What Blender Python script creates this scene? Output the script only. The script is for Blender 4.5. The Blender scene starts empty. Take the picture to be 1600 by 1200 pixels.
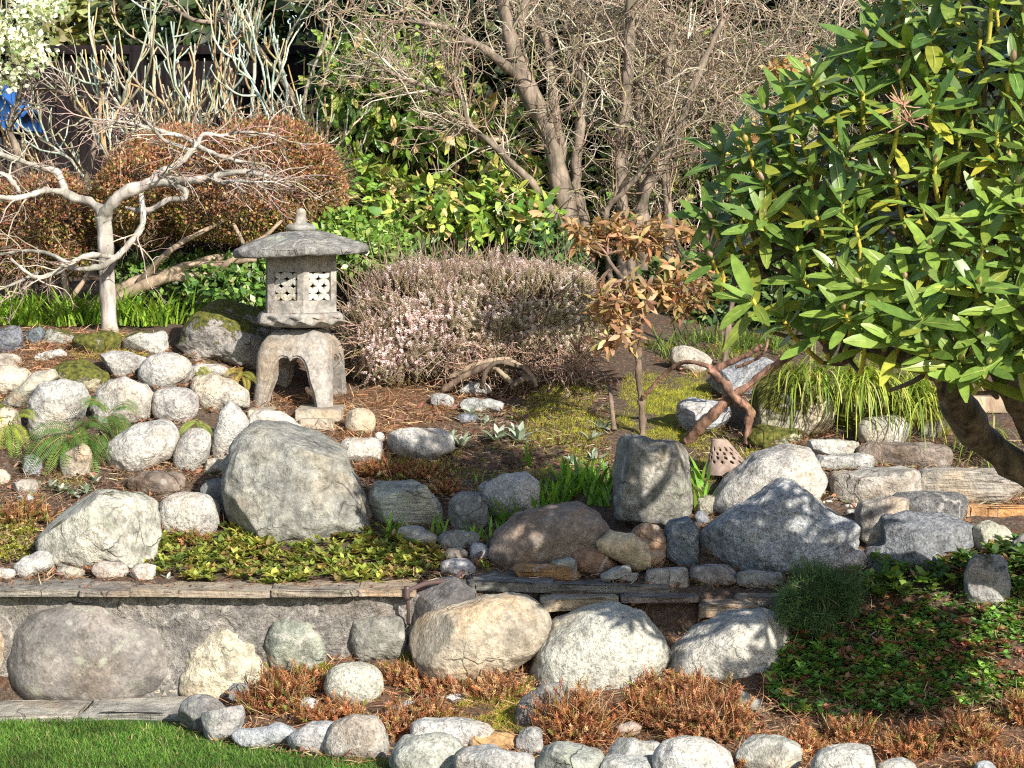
import bpy, bmesh, math
import numpy as np
from mathutils import Vector

# ---------------------------------------------------------------- camera, sky, sun, exposure
S = bpy.context.scene
C = S.collection
ZC, F = 1.7, 3600.0                    # eye height (m), focal length in photo pixels (1600 px wide)
HOR = 330.0                            # photo row of the horizon
cam_d = bpy.data.cameras.new('camera')
cam = bpy.data.objects.new('camera', cam_d)
C.objects.link(cam)
cam.location = (0, 0, ZC)
cam.rotation_euler = (math.radians(90), 0, 0)
cam_d.sensor_width = 36.0
cam_d.lens = 36.0 * F / 1600
cam_d.shift_y = -(600 - HOR) / 1600
cam_d.clip_start = 0.1
cam_d.clip_end = 500
cam_d.dof.use_dof = True
cam_d.dof.focus_distance = 8.9
cam_d.dof.aperture_fstop = 16.0
S.camera = cam

SUN_AZ, SUN_EL = math.radians(32), math.radians(29)      # to the right of and behind the camera
w = bpy.data.worlds.new('World'); S.world = w; w.use_nodes = True
nt = w.node_tree
sky = nt.nodes.new('ShaderNodeTexSky'); sky.sky_type = 'NISHITA'; sky.sun_disc = False
sky.sun_elevation = SUN_EL
sky.sun_rotation = math.pi - SUN_AZ
bg = nt.nodes['Background']; bg.inputs['Strength'].default_value = 0.10
nt.links.new(sky.outputs[0], bg.inputs[0])
sd = bpy.data.lights.new('sun', 'SUN'); sd.energy = 5.0; sd.angle = math.radians(0.55); sd.color = (1.0, 0.93, 0.82)
sun = bpy.data.objects.new('sun', sd); C.objects.link(sun)
to_sun = Vector((math.sin(SUN_AZ) * math.cos(SUN_EL), -math.cos(SUN_AZ) * math.cos(SUN_EL), math.sin(SUN_EL)))
sun.rotation_euler = to_sun.to_track_quat('Z', 'Y').to_euler()
sun.location = (6, -6, 8)
S.render.engine = 'CYCLES'
S.cycles.use_denoising = False; S.cycles.pixel_filter_type = 'BLACKMAN_HARRIS'; S.cycles.filter_width = 1.15
S.cycles.max_bounces = 6; S.cycles.diffuse_bounces = 3; S.cycles.glossy_bounces = 2; S.cycles.transmission_bounces = 4; S.cycles.sample_clamp_indirect = 4.0
S.view_settings.view_transform = 'Standard'; S.view_settings.look = 'None'
S.view_settings.exposure = 0.84; S.view_settings.gamma = 1.0

# ---------------------------------------------------------------- helpers
def A(*v): return np.array(v, dtype=float)
def P(px, py, Y):                      # photo pixel at depth Y -> point in the world
    return A((px - 800) * Y / F, Y, ZC - (py - HOR) * Y / F)
def poly3(pts): return np.array([P(*p) for p in pts])

def _hash(ix, iy, iz, seed):
    h = (ix * 374761393 + iy * 668265263 + iz * 2147483647 + seed * 974634777).astype(np.int64) & 0xffffffff
    h = ((h ^ (h >> 13)) * 1274126177) & 0xffffffff
    h = ((h ^ (h >> 16)) * 2246822519) & 0xffffffff
    return ((h ^ (h >> 15)) & 0xffff) / 32767.5 - 1.0
def vnoise(p, seed=0):
    p = np.asarray(p, float); i = np.floor(p).astype(np.int64); f = p - i; u = f * f * f * (f * (f * 6 - 15) + 10)
    r = 0
    for dx in (0, 1):
        for dy in (0, 1):
            for dz in (0, 1):
                wgt = (u[:, 0] if dx else 1 - u[:, 0]) * (u[:, 1] if dy else 1 - u[:, 1]) * (u[:, 2] if dz else 1 - u[:, 2])
                r = r + wgt * _hash(i[:, 0] + dx, i[:, 1] + dy, i[:, 2] + dz, seed)
    return r
def fbm(p, seed=0, oct=3, gain=.5):
    s, a, r = 1.0, 1.0, 0
    for k in range(oct):
        r = r + a * vnoise(np.asarray(p) * s + 17.3 * k, seed + k); s *= 2.03; a *= gain
    return r
def nrm(v): return v / np.maximum(np.linalg.norm(v, axis=-1, keepdims=True), 1e-9)
def lerp(a, b, t): return a + (b - a) * t

class Geo:
    def __init__(s): s.v = []; s.f = {3: [], 4: []}; s.c = []; s.n = 0
    def add(s, V, Fc, col=(1, 1, 1)):
        V = np.asarray(V, float); Fc = np.asarray(Fc, int)
        if len(V) == 0: return s
        col = np.asarray(col, float)
        if col.ndim == 1: col = np.tile(col, (len(V), 1))
        s.v.append(V); s.c.append(col); s.f[Fc.shape[1]].append(Fc + s.n); s.n += len(V); return s
    def merge(s, o):
        for k in (3, 4):
            s.f[k] += [f + s.n for f in o.f[k]]
        s.v += o.v; s.c += o.c; s.n += o.n; return s
    def mesh(s, name, origin=(0, 0, 0), smooth=True):
        V = np.concatenate(s.v) - np.asarray(origin, float); Cc = np.concatenate(s.c)
        me = bpy.data.meshes.new(name)
        me.vertices.add(len(V)); me.vertices.foreach_set('co', V.astype(np.float32).ravel())
        loops, starts, tot = [], [], 0
        for k in (3, 4):
            if s.f[k]:
                f = np.concatenate(s.f[k]); loops.append(f.ravel()); starts.append(tot + np.arange(len(f)) * k); tot += f.size
        loops = np.concatenate(loops).astype(np.int32); starts = np.concatenate(starts).astype(np.int32)
        me.loops.add(len(loops)); me.loops.foreach_set('vertex_index', loops)
        me.polygons.add(len(starts)); me.polygons.foreach_set('loop_start', starts)
        me.update(calc_edges=True)
        at = me.attributes.new('col', 'FLOAT_COLOR', 'POINT')
        at.data.foreach_set('color', np.concatenate([Cc, np.ones((len(Cc), 1))], 1).astype(np.float32).ravel())
        me.polygons.foreach_set('use_smooth', np.full(len(starts), smooth))
        me.validate(); return me

def tag(o, label=None, cat=None, group=None, kind=None):
    if label: o['label'] = label
    if cat: o['category'] = cat
    if group: o['group'] = group
    if kind: o['kind'] = kind
    return o
def thing(name, label, cat, loc, group=None):
    o = bpy.data.objects.new(name, None); C.objects.link(o); o.location = loc; o.empty_display_size = .05
    return tag(o, label, cat, group)
def put(name, g, m, parent=None, loc=(0, 0, 0), smooth=True, label=None):
    # a mesh from world-space geometry, as a child of `parent` (whose location is its origin) or on its own
    org = np.array(parent.location) if parent is not None else np.asarray(loc, float)
    if parent is not None and parent.parent is not None: org = org + np.array(parent.parent.location)
    me = g.mesh(name, org, smooth); me.materials.append(m)
    o = bpy.data.objects.new(name, me); C.objects.link(o)
    if parent is not None: o.parent = parent
    else: o.location = org
    if label: o['label'] = label
    return o

# --- tubes, leaves, scattering
def smooth_line(pts, K):
    pts = np.asarray(pts, float)
    if len(pts) == 2: return lerp(pts[0], pts[1], np.linspace(0, 1, K)[:, None])
    p = np.vstack([2 * pts[0] - pts[1], pts, 2 * pts[-1] - pts[-2]])
    t = np.linspace(0, len(pts) - 1 - 1e-6, K); i = t.astype(int); f = (t - i)[:, None]
    a, b, c, d = p[i], p[i + 1], p[i + 2], p[i + 3]
    return .5 * (2 * b + (c - a) * f + (2 * a - 5 * b + 4 * c - d) * f ** 2 + (3 * b - 3 * c + d - a) * f ** 3)
def tubes(Pn, R, sides=5, col=(1, 1, 1), lump=0, seed=0):
    # Pn (N,K,3), R (N,K)
    Pn = np.asarray(Pn, float)
    if Pn.ndim == 2: Pn = Pn[None]
    N, K, _ = Pn.shape
    R = np.broadcast_to(np.asarray(R, float), (N, K))
    T = np.gradient(Pn, axis=1); T = nrm(T)
    ref = np.where(np.abs(T[:, :, 2:3].mean(1, keepdims=True)) > .8, A(0.3, 1, .1), A(.1, .2, 1))
    X = nrm(np.cross(T, ref)); Yv = np.cross(T, X)
    th = np.arange(sides) * 2 * math.pi / sides
    V = Pn[:, :, None] + R[:, :, None, None] * (X[:, :, None] * np.cos(th)[:, None] + Yv[:, :, None] * np.sin(th)[:, None])
    V = V.reshape(-1, 3)
    if lump:
        ctr = np.repeat(Pn.reshape(-1, 3), sides, 0); rr = np.repeat(R.reshape(-1), sides)[:, None]
        V = V + (V - ctr) * lump * fbm(V / np.maximum(rr.max() * 1.6, .004), seed)[:, None]
    a = (np.arange(N)[:, None, None] * K + np.arange(K - 1)[None, :, None]) * sides
    s0 = np.arange(sides); s1 = (s0 + 1) % sides
    Fc = np.stack([a + s0, a + s1, a + sides + s1, a + sides + s0], -1).reshape(-1, 4)
    c = np.asarray(col, float)
    if c.ndim == 2: c = np.repeat(c, K * sides, 0)
    g = Geo().add(V, Fc, c)
    return g
def limb(pts, r0, r1, K=24, sides=9, col=(1, 1, 1), lump=.18, seed=1, rad=None):
    L = smooth_line(pts, K); t = np.linspace(0, 1, K)
    r = np.interp(t, np.linspace(0, 1, len(rad)), rad) if rad is not None else lerp(r0, r1, t)
    g = tubes(L, r[None], sides, col, lump, seed)
    n = g.n; g.v.append(L[[0, -1]]); g.c.append(np.tile(A(*col), (2, 1)))      # close both ends
    i = np.arange(sides); j = (i + 1) % sides
    g.f[3] += [np.stack([np.full(sides, n), j, i], 1), np.stack([np.full(sides, n + 1), n - sides + i, n - sides + j], 1)]
    g.n += 2
    return g
def grow(p0, d0, L, K, rng, wig=.25, trop=(0, 0, 0), tw=0.0):
    N = len(p0); Q = np.zeros((N, K, 3)); Q[:, 0] = p0; d = nrm(d0); st = (np.asarray(L) / (K - 1))[:, None] if np.ndim(L) else L / (K - 1)
    for k in range(1, K):
        d = nrm(d + rng.normal(0, wig, (N, 3)) + tw * A(*trop)); Q[:, k] = Q[:, k - 1] + d * st
    return Q
def offshoots(Q, n, rng, tmin=.2, spread=.8, tmax=1.0):
    N, K, _ = Q.shape
    i = np.repeat(np.arange(N), n); t = rng.uniform(tmin, tmax, len(i)) * (K - 1.001); k = t.astype(int); f = (t - k)[:, None]
    p = lerp(Q[i, k], Q[i, k + 1], f); d = nrm(Q[i, k + 1] - Q[i, k]); d = nrm(d + rng.normal(0, spread, d.shape))
    return p, d, t / (K - 1), i
def leaf(n=4, w=.14, fold=.12, curl=.15, power=.8, petiole=.0):
    t = np.linspace(0, 1, n + 1); hw = w * np.sin(math.pi * np.clip((t - petiole) / (1 - petiole), 0.02, .985)) ** power
    V = []
    for ti, h in zip(t, hw):
        z = -curl * ti ** 2
        V += [(-h, ti, z + fold * h / w * .5 * w * 2), (0, ti, z), (h, ti, z + fold * h)]
    V = np.array(V); V[::3, 2] = V[2::3, 2]
    Fc = []
    for k in range(n):
        a = k * 3; Fc += [(a, a + 1, a + 4, a + 3), (a + 1, a + 2, a + 5, a + 4)]
    return V, np.array(Fc)
def blade(n=3, w=.03, curl=.3):
    t = np.linspace(0, 1, n + 1); V = []
    for ti in t:
        h = w * (1 - ti) ** .6 + .002; V += [(-h, ti * (1 - .2 * curl * ti), -curl * ti ** 2), (h, ti * (1 - .2 * curl * ti), -curl * ti ** 2)]
    return np.array(V), np.array([(2 * k, 2 * k + 1, 2 * k + 3, 2 * k + 2) for k in range(n)])
def scatter(tpl, pos, yd, up, sc, col, tcol=None):
    V, Fc = tpl; N = len(pos)
    yd = nrm(np.broadcast_to(yd, (N, 3)).astype(float)); x = nrm(np.cross(yd, np.broadcast_to(up, (N, 3)))); z = np.cross(x, yd)
    sc = np.broadcast_to(np.asarray(sc, float).reshape(-1, 1) if np.ndim(sc) < 2 else np.asarray(sc, float), (N, 3) if np.ndim(sc) == 2 else (N, 1))
    if sc.shape[1] == 1: sc = np.repeat(sc, 3, 1)
    W = pos[:, None] + V[None, :, 0:1] * (x * sc[:, 0:1])[:, None] + V[None, :, 1:2] * (yd * sc[:, 1:2])[:, None] + V[None, :, 2:3] * (z * sc[:, 2:3])[:, None]
    Fo = (Fc[None] + (np.arange(N) * len(V))[:, None, None]).reshape(-1, Fc.shape[1])
    col = np.broadcast_to(np.asarray(col, float), (N, 3))
    cc = np.repeat(col[:, None], len(V), 1)
    if tcol is not None: cc = cc * tcol[None]
    return Geo().add(W.reshape(-1, 3), Fo, cc.reshape(-1, 3))
def pick(rng, N, cols, probs, jit=.15):
    cols = np.array(cols); c = cols[rng.choice(len(cols), N, p=np.array(probs) / sum(probs))]
    return np.clip(c * np.exp(rng.normal(0, jit, (N, 1))) * (1 + rng.normal(0, jit * .35, (N, 3))), .004, .9)
def rdir(rng, N): return nrm(rng.normal(0, 1, (N, 3)))

# --- materials
def newmat(name):
    m = bpy.data.materials.new(name); m.use_nodes = True; nt = m.node_tree; b = nt.nodes['Principled BSDF']
    def N(t, ins=None, **kw):
        n = nt.nodes.new('ShaderNode' + t)
        for k, v in kw.items(): setattr(n, k, v)
        for k, v in (ins or {}).items():
            if hasattr(v, 'is_linked') or hasattr(v, 'links'): nt.links.new(v, n.inputs[k])
            else: n.inputs[k].default_value = v
        return n
    return m, nt, b, N
def ramp(N, fac, stops):
    r = N('ValToRGB', {'Fac': fac}); e = r.color_ramp.elements
    while len(e) < len(stops): e.new(.5)
    for el, (p, c) in zip(e, stops):
        el.position = p; el.color = (*c, 1) if len(c) == 3 else c
    return r.outputs[0]
def bw(N, fac, a, b): return N('MapRange', {'Value': fac, 'From Min': a, 'From Max': b}, interpolation_type='SMOOTHSTEP').outputs[0]
def mix(N, f, a, b, mode='MIX'):
    n = N('Mix', None, data_type='RGBA', blend_type=mode); nt_l = n.id_data.links
    for sock, v in ((n.inputs[0], f), (n.inputs[6], a), (n.inputs[7], b)):
        if hasattr(v, 'links'): nt_l.new(v, sock)
        else: sock.default_value = v if not isinstance(v, tuple) else (*v[:3], 1)
    return n.outputs[2]
def math_(N, op, a, b=0.0):
    n = N('Math', {0: a, 1: b}, operation=op); return n.outputs[0]

def leafmat(name, rough=.45, trans=.3, spec=.5, coat=0.0, tint=(1, 1, 1), bump=0.0):
    m, nt, b, N = newmat(name)
    at = N('Attribute', attribute_name='col').outputs['Color']
    tc = N('TexCoord').outputs['Object']
    no = N('TexNoise', {'Vector': tc, 'Scale': 45.0, 'Detail': 3.0}).outputs['Fac']
    c = mix(N, 1.0, at, ramp(N, no, [(.3, (.78, .78, .72)), (.7, (1.18, 1.15, 1.1))]), 'MULTIPLY')
    nt.links.new(c, b.inputs['Base Color']); b.inputs['Roughness'].default_value = rough
    b.inputs['Specular IOR Level'].default_value = spec
    if coat: b.inputs['Coat Weight'].default_value = coat; b.inputs['Coat Roughness'].default_value = .25
    if bump:
        bn = N('Bump', {'Strength': bump, 'Distance': .004, 'Height': N('TexNoise', {'Vector': tc, 'Scale': 130.0}).outputs['Fac']})
        nt.links.new(bn.outputs[0], b.inputs['Normal'])
    if trans:
        tr = N('BsdfTranslucent', {'Color': mix(N, 1.0, c, (1.5, 1.45, .6), 'MULTIPLY')})
        mx = N('MixShader', {0: trans, 1: b.outputs[0], 2: tr.outputs[0]})
        nt.links.new(mx.outputs[0], nt.nodes['Material Output'].inputs['Surface'])
    return m
def barkmat(name, c1, c2, scale=18, bump=.6, stretch=(1, 1, .25), moss=0.0, attr=False):
    m, nt, b, N = newmat(name)
    tc = N('TexCoord').outputs['Object']
    mp = N('Mapping', {'Vector': tc, 'Scale': stretch}).outputs[0]
    n1 = N('TexNoise', {'Vector': mp, 'Scale': scale, 'Detail': 6.0, 'Roughness': .65}).outputs['Fac']
    n2 = N('TexNoise', {'Vector': tc, 'Scale': scale * .35, 'Detail': 3.0}).outputs['Fac']
    c = ramp(N, n1, [(.32, c1), (.62, c2)])
    if attr: c = mix(N, 1.0, c, N('Attribute', attribute_name='col').outputs['Color'], 'MULTIPLY')
    c = mix(N, bw(N, n2, .42, .62), c, mix(N, 1.0, c, (.62, .66, .62), 'MULTIPLY'))
    if moss: c = mix(N, bw(N, n2, 1 - moss - .12, 1 - moss), c, (.16, .15, .02))
    nt.links.new(c, b.inputs['Base Color']); b.inputs['Roughness'].default_value = .85
    nt.links.new(N('Bump', {'Strength': bump, 'Distance': .008, 'Height': n1}).outputs[0], b.inputs['Normal'])
    return m
def rockmat(name, speck=.6, blot=.5, lichen=.4, layer=0.0, bump=.5, stain=.3, scale=1.0, dark=(.03, .03, .033), crack=.5):
    # colour comes from the object colour; its alpha is how much moss grows on it
    m, nt, b, N = newmat(name)
    oi = N('ObjectInfo'); tc = N('TexCoord').outputs['Object']
    off = N('VectorMath', {0: tc, 1: N('CombineXYZ', {0: math_(N, 'MULTIPLY', oi.outputs['Random'], 37.0), 1: math_(N, 'MULTIPLY', oi.outputs['Random'], 71.0)}).outputs[0]}, operation='ADD').outputs[0]
    base = oi.outputs['Color']
    big = N('TexNoise', {'Vector': off, 'Scale': 7.0 * scale, 'Detail': 6.0, 'Roughness': .62}).outputs['Fac']
    med = N('TexNoise', {'Vector': off, 'Scale': 26.0 * scale, 'Detail': 5.0, 'Roughness': .65}).outputs['Fac']
    sp1 = N('TexNoise', {'Vector': off, 'Scale': 100.0, 'Detail': 4.0, 'Roughness': .8}).outputs['Fac']
    sp2 = N('TexVoronoi', {'Vector': off, 'Scale': 120.0}, feature='F1').outputs['Color']
    c = mix(N, 1.0, base, ramp(N, big, [(.28, (.55, .55, .56)), (.5, (1, 1, 1)), (.72, (1.28, 1.25, 1.2))]), 'MULTIPLY')
    c = mix(N, blot, c, mix(N, 1.0, c, ramp(N, med, [(.35, (.5, .5, .5)), (.55, (1.05, 1.05, 1.05)), (.75, (1.3, 1.3, 1.3))]), 'MULTIPLY'))
    if layer:
        wv = N('TexNoise', {'Vector': N('Mapping', {'Vector': off, 'Scale': (1.2, 1.2, 16), 'Rotation': (.12, .1, 0)}).outputs[0], 'Scale': 5.0, 'Detail': 7.0, 'Roughness': .6, 'Distortion': .35}).outputs['Fac']
        c = mix(N, layer, c, mix(N, 1.0, c, ramp(N, wv, [(.32, (.5, .5, .5)), (.5, (.95, .95, .95)), (.68, (1.25, 1.2, 1.12))]), 'MULTIPLY'))
    if stain:
        st = N('TexNoise', {'Vector': N('VectorMath', {0: off, 1: (5.1, 2.2, 9.9)}, operation='ADD').outputs[0], 'Scale': 4.2 * scale, 'Detail': 5.0}).outputs['Fac']
        c = mix(N, math_(N, 'MULTIPLY', bw(N, st, .5, .68), stain), c, mix(N, 1.0, c, (1.12, .86, .58), 'MULTIPLY'))
    c = mix(N, math_(N, 'MULTIPLY', bw(N, sp1, .53, .61), speck), c, mix(N, .3, dark, c))
    sv = N('SeparateColor', {0: sp2}).outputs[0]
    c = mix(N, math_(N, 'MULTIPLY', bw(N, sv, .72, .8), speck * .75), c, mix(N, 1.0, c, (1.5, 1.48, 1.45), 'MULTIPLY'))
    if lichen:
        li = N('TexNoise', {'Vector': N('VectorMath', {0: off, 1: (1.7, 8.2, 3.3)}, operation='ADD').outputs[0], 'Scale': 9.0 * scale, 'Detail': 8.0, 'Roughness': .75}).outputs['Fac']
        c = mix(N, math_(N, 'MULTIPLY', math_(N, 'MULTIPLY', bw(N, li, .55, .63), lichen * 1.9), N('MapRange', {'Value': N('Math', {0: math_(N, 'MULTIPLY', oi.outputs['Random'], 7.3)}, operation='FRACT').outputs[0], 'To Min': .15, 'To Max': 1.0}).outputs[0]), c, (.36, .38, .29))
        vo = N('TexVoronoi', {'Vector': off, 'Scale': 13.0, 'Randomness': 1.0}).outputs['Distance']
        vo = math_(N, 'ADD', vo, math_(N, 'MULTIPLY', med, .3))
        c = mix(N, math_(N, 'MULTIPLY', bw(N, vo, .36, .3), lichen * .8), c, (.5, .5, .44))
    if crack:
        wp = N('VectorMath', {0: off, 1: N('VectorMath', {0: N('TexNoise', {'Vector': off, 'Scale': 6.0, 'Detail': 4.0}).outputs['Color'], 1: (.16, .16, .16)}, operation='MULTIPLY').outputs[0]}, operation='ADD').outputs[0]
        ce = N('TexVoronoi', {'Vector': wp, 'Scale': 5.5 * scale}, feature='DISTANCE_TO_EDGE').outputs['Distance']
        cm = math_(N, 'MULTIPLY', bw(N, ce, .022, .004), bw(N, N('TexNoise', {'Vector': off, 'Scale': 3.3}).outputs['Fac'], .5, .62))
        c = mix(N, math_(N, 'MULTIPLY', cm, crack), c, mix(N, 1.0, c, (.3, .27, .25), 'MULTIPLY'))
        c2 = N('TexVoronoi', {'Vector': N('VectorMath', {0: wp, 1: (3.3, 6.1, 2.2)}, operation='ADD').outputs[0], 'Scale': 3.2 * scale}, feature='DISTANCE_TO_EDGE').outputs['Distance']
        vm = math_(N, 'MULTIPLY', bw(N, c2, .035, .008), bw(N, oi.outputs['Random'], .5, .62))
        vm = math_(N, 'MULTIPLY', vm, bw(N, med, .42, .55))
        c = mix(N, math_(N, 'MULTIPLY', vm, .55), c, (.5, .48, .44))
        di = N('TexNoise', {'Vector': N('VectorMath', {0: off, 1: (9.7, 1.2, 4.3)}, operation='ADD').outputs[0], 'Scale': 11.0 * scale, 'Detail': 9.0, 'Roughness': .78}).outputs['Fac']
        c = mix(N, math_(N, 'MULTIPLY', bw(N, di, .56, .64), .55), c, mix(N, 1.0, c, (.42, .38, .33), 'MULTIPLY'))
    # moss on the tops
    gz = N('SeparateXYZ', {0: N('NewGeometry').outputs['Normal']}).outputs[2]
    ms = N('TexNoise', {'Vector': off, 'Scale': 8.0, 'Detail': 8.0, 'Roughness': .7}).outputs['Fac']
    mk = math_(N, 'ADD', math_(N, 'ADD', ms, math_(N, 'MULTIPLY', gz, .22)), math_(N, 'SUBTRACT', oi.outputs['Alpha'], 1.0))
    mk = bw(N, mk, -.02, .06)
    mc = ramp(N, N('TexNoise', {'Vector': off, 'Scale': 60.0, 'Detail': 4.0}).outputs['Fac'], [(.3, (.025, .035, .008)), (.6, (.13, .13, .025)), (.8, (.22, .2, .05))])
    c = mix(N, mk, c, mc)
    nt.links.new(c, b.inputs['Base Color']); b.inputs['Roughness'].default_value = .88; b.inputs['Specular IOR Level'].default_value = .25
    h = math_(N, 'ADD', math_(N, 'MULTIPLY', sp1, .4), math_(N, 'ADD', math_(N, 'MULTIPLY', med, 1.3), math_(N, 'MULTIPLY', mk, .5)))
    if layer: h = math_(N, 'ADD', h, math_(N, 'MULTIPLY', wv, layer * 2.2))
    if crack: h = math_(N, 'SUBTRACT', h, math_(N, 'MULTIPLY', cm, crack * .9))
    nt.links.new(N('Bump', {'Strength': bump, 'Distance': .014, 'Height': h}).outputs[0], b.inputs['Normal'])
    return m
M = {}
M['granite'] = rockmat('granite', speck=.8, blot=.55, lichen=.16, bump=.9, stain=.35, crack=.2)
M['weathered'] = rockmat('weathered_rock', speck=.5, blot=.85, lichen=.45, bump=1.0, stain=.45)
M['smooth'] = rockmat('smooth_dark_rock', speck=.55, blot=.6, lichen=.3, bump=.5, stain=.35, crack=.12)
M['mortar'] = rockmat('rough_mortar', speck=.75, blot=.6, lichen=.2, bump=1.2, stain=.2, scale=1.4, crack=.6)
M['blue'] = rockmat('blue_granite', speck=.9, blot=.9, lichen=.12, bump=1.0, stain=.05, scale=1.5, dark=(.012, .016, .024))
M['slate'] = rockmat('slate', speck=.1, blot=.6, lichen=.25, layer=.75, bump=.9, stain=.45)
M['river'] = rockmat('river_rock', speck=.5, blot=.65, lichen=.22, bump=.7, stain=.65)
M['concrete'] = rockmat('cast_stone', speck=.45, blot=.7, lichen=.3, bump=.4, stain=.5, scale=1.3, dark=(.07, .06, .06), crack=.15)

# ---------------------------------------------------------------- ground: depth at each photo pixel of ground
PYS = A(1300, 1200, 1150, 1130, 1100, 1050, 1000, 950, 920, 905, 890, 840, 800, 760, 720, 680, 640, 600, 560, 520, 470, 430, 400)
PXS = A(-1500, 0, 280, 450, 650, 950, 1250, 1600, 3000)
_l = [6.31, 7.03, 7.46, 7.65, 7.95, 7.97, 7.985, 7.995, 8.01, 8.15, 8.28, 8.6, 8.78, 8.95, 9.12, 9.3, 9.5, 9.7, 9.95, 10.4, 11.4, 13, 19]
_a = [6.31, 7.03, 7.44, 7.60, 7.84, 7.95, 7.985, 7.995, 8.01, 8.15, 8.28, 8.58, 8.78, 8.98, 9.2, 9.42, 9.75, 10.0, 10.3, 10.8, 11.6, 13, 19]
_m = [6.31, 7.03, 7.38, 7.52, 7.72, 7.92, 7.985, 7.995, 8.01, 8.15, 8.26, 8.52, 8.76, 9.0, 9.23, 9.47, 9.8, 10.15, 10.6, 11.1, 11.8, 13, 19]
_c = [6.31, 7.05, 7.32, 7.42, 7.58, 7.80, 7.93, 7.98, 8.03, 8.14, 8.25, 8.5, 8.7, 8.92, 9.2, 9.45, 9.75, 10.1, 10.5, 11.0, 11.7, 13, 19]
_r = [6.31, 7.05, 7.28, 7.37, 7.50, 7.66, 7.80, 7.95, 8.05, 8.12, 8.2, 8.35, 8.52, 8.75, 9.0, 9.3, 9.6, 10.0, 10.5, 11.0, 11.7, 13, 19]
_e = [6.31, 7.05, 7.25, 7.32, 7.42, 7.58, 7.72, 7.87, 7.97, 8.02, 8.08, 8.3, 8.5, 8.78, 9.0, 9.3, 9.6, 10.0, 10.5, 11.0, 11.7, 13, 19]
TAB = np.array([_l, _l, _l, _a, _m, _c, _r, _e, _e])
def GY(px, py):
    px = np.atleast_1d(np.asarray(px, float)); py = np.atleast_1d(np.asarray(py, float))
    i = np.clip(np.searchsorted(PXS, px, 'right') - 1, 0, len(PXS) - 2); f = np.clip((px - PXS[i]) / (PXS[i + 1] - PXS[i]), 0, 1)
    k = np.clip(np.searchsorted(-PYS, -py, 'right') - 1, 0, len(PYS) - 2); u = np.clip((PYS[k] - py) / (PYS[k] - PYS[k + 1]), 0, 1)
    top = lerp(TAB[i, k], TAB[i + 1, k], f); bot = lerp(TAB[i, k + 1], TAB[i + 1, k + 1], f)
    return lerp(top, bot, u)
def G(px, py):
    Y = GY(px, py); px = np.atleast_1d(np.asarray(px, float)); py = np.atleast_1d(np.asarray(py, float))
    p = np.stack([(px - 800) * Y / F, Y, ZC - (py - HOR) * Y / F], 1)
    return p
def G1(px, py): return G(px, py)[0]
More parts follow.
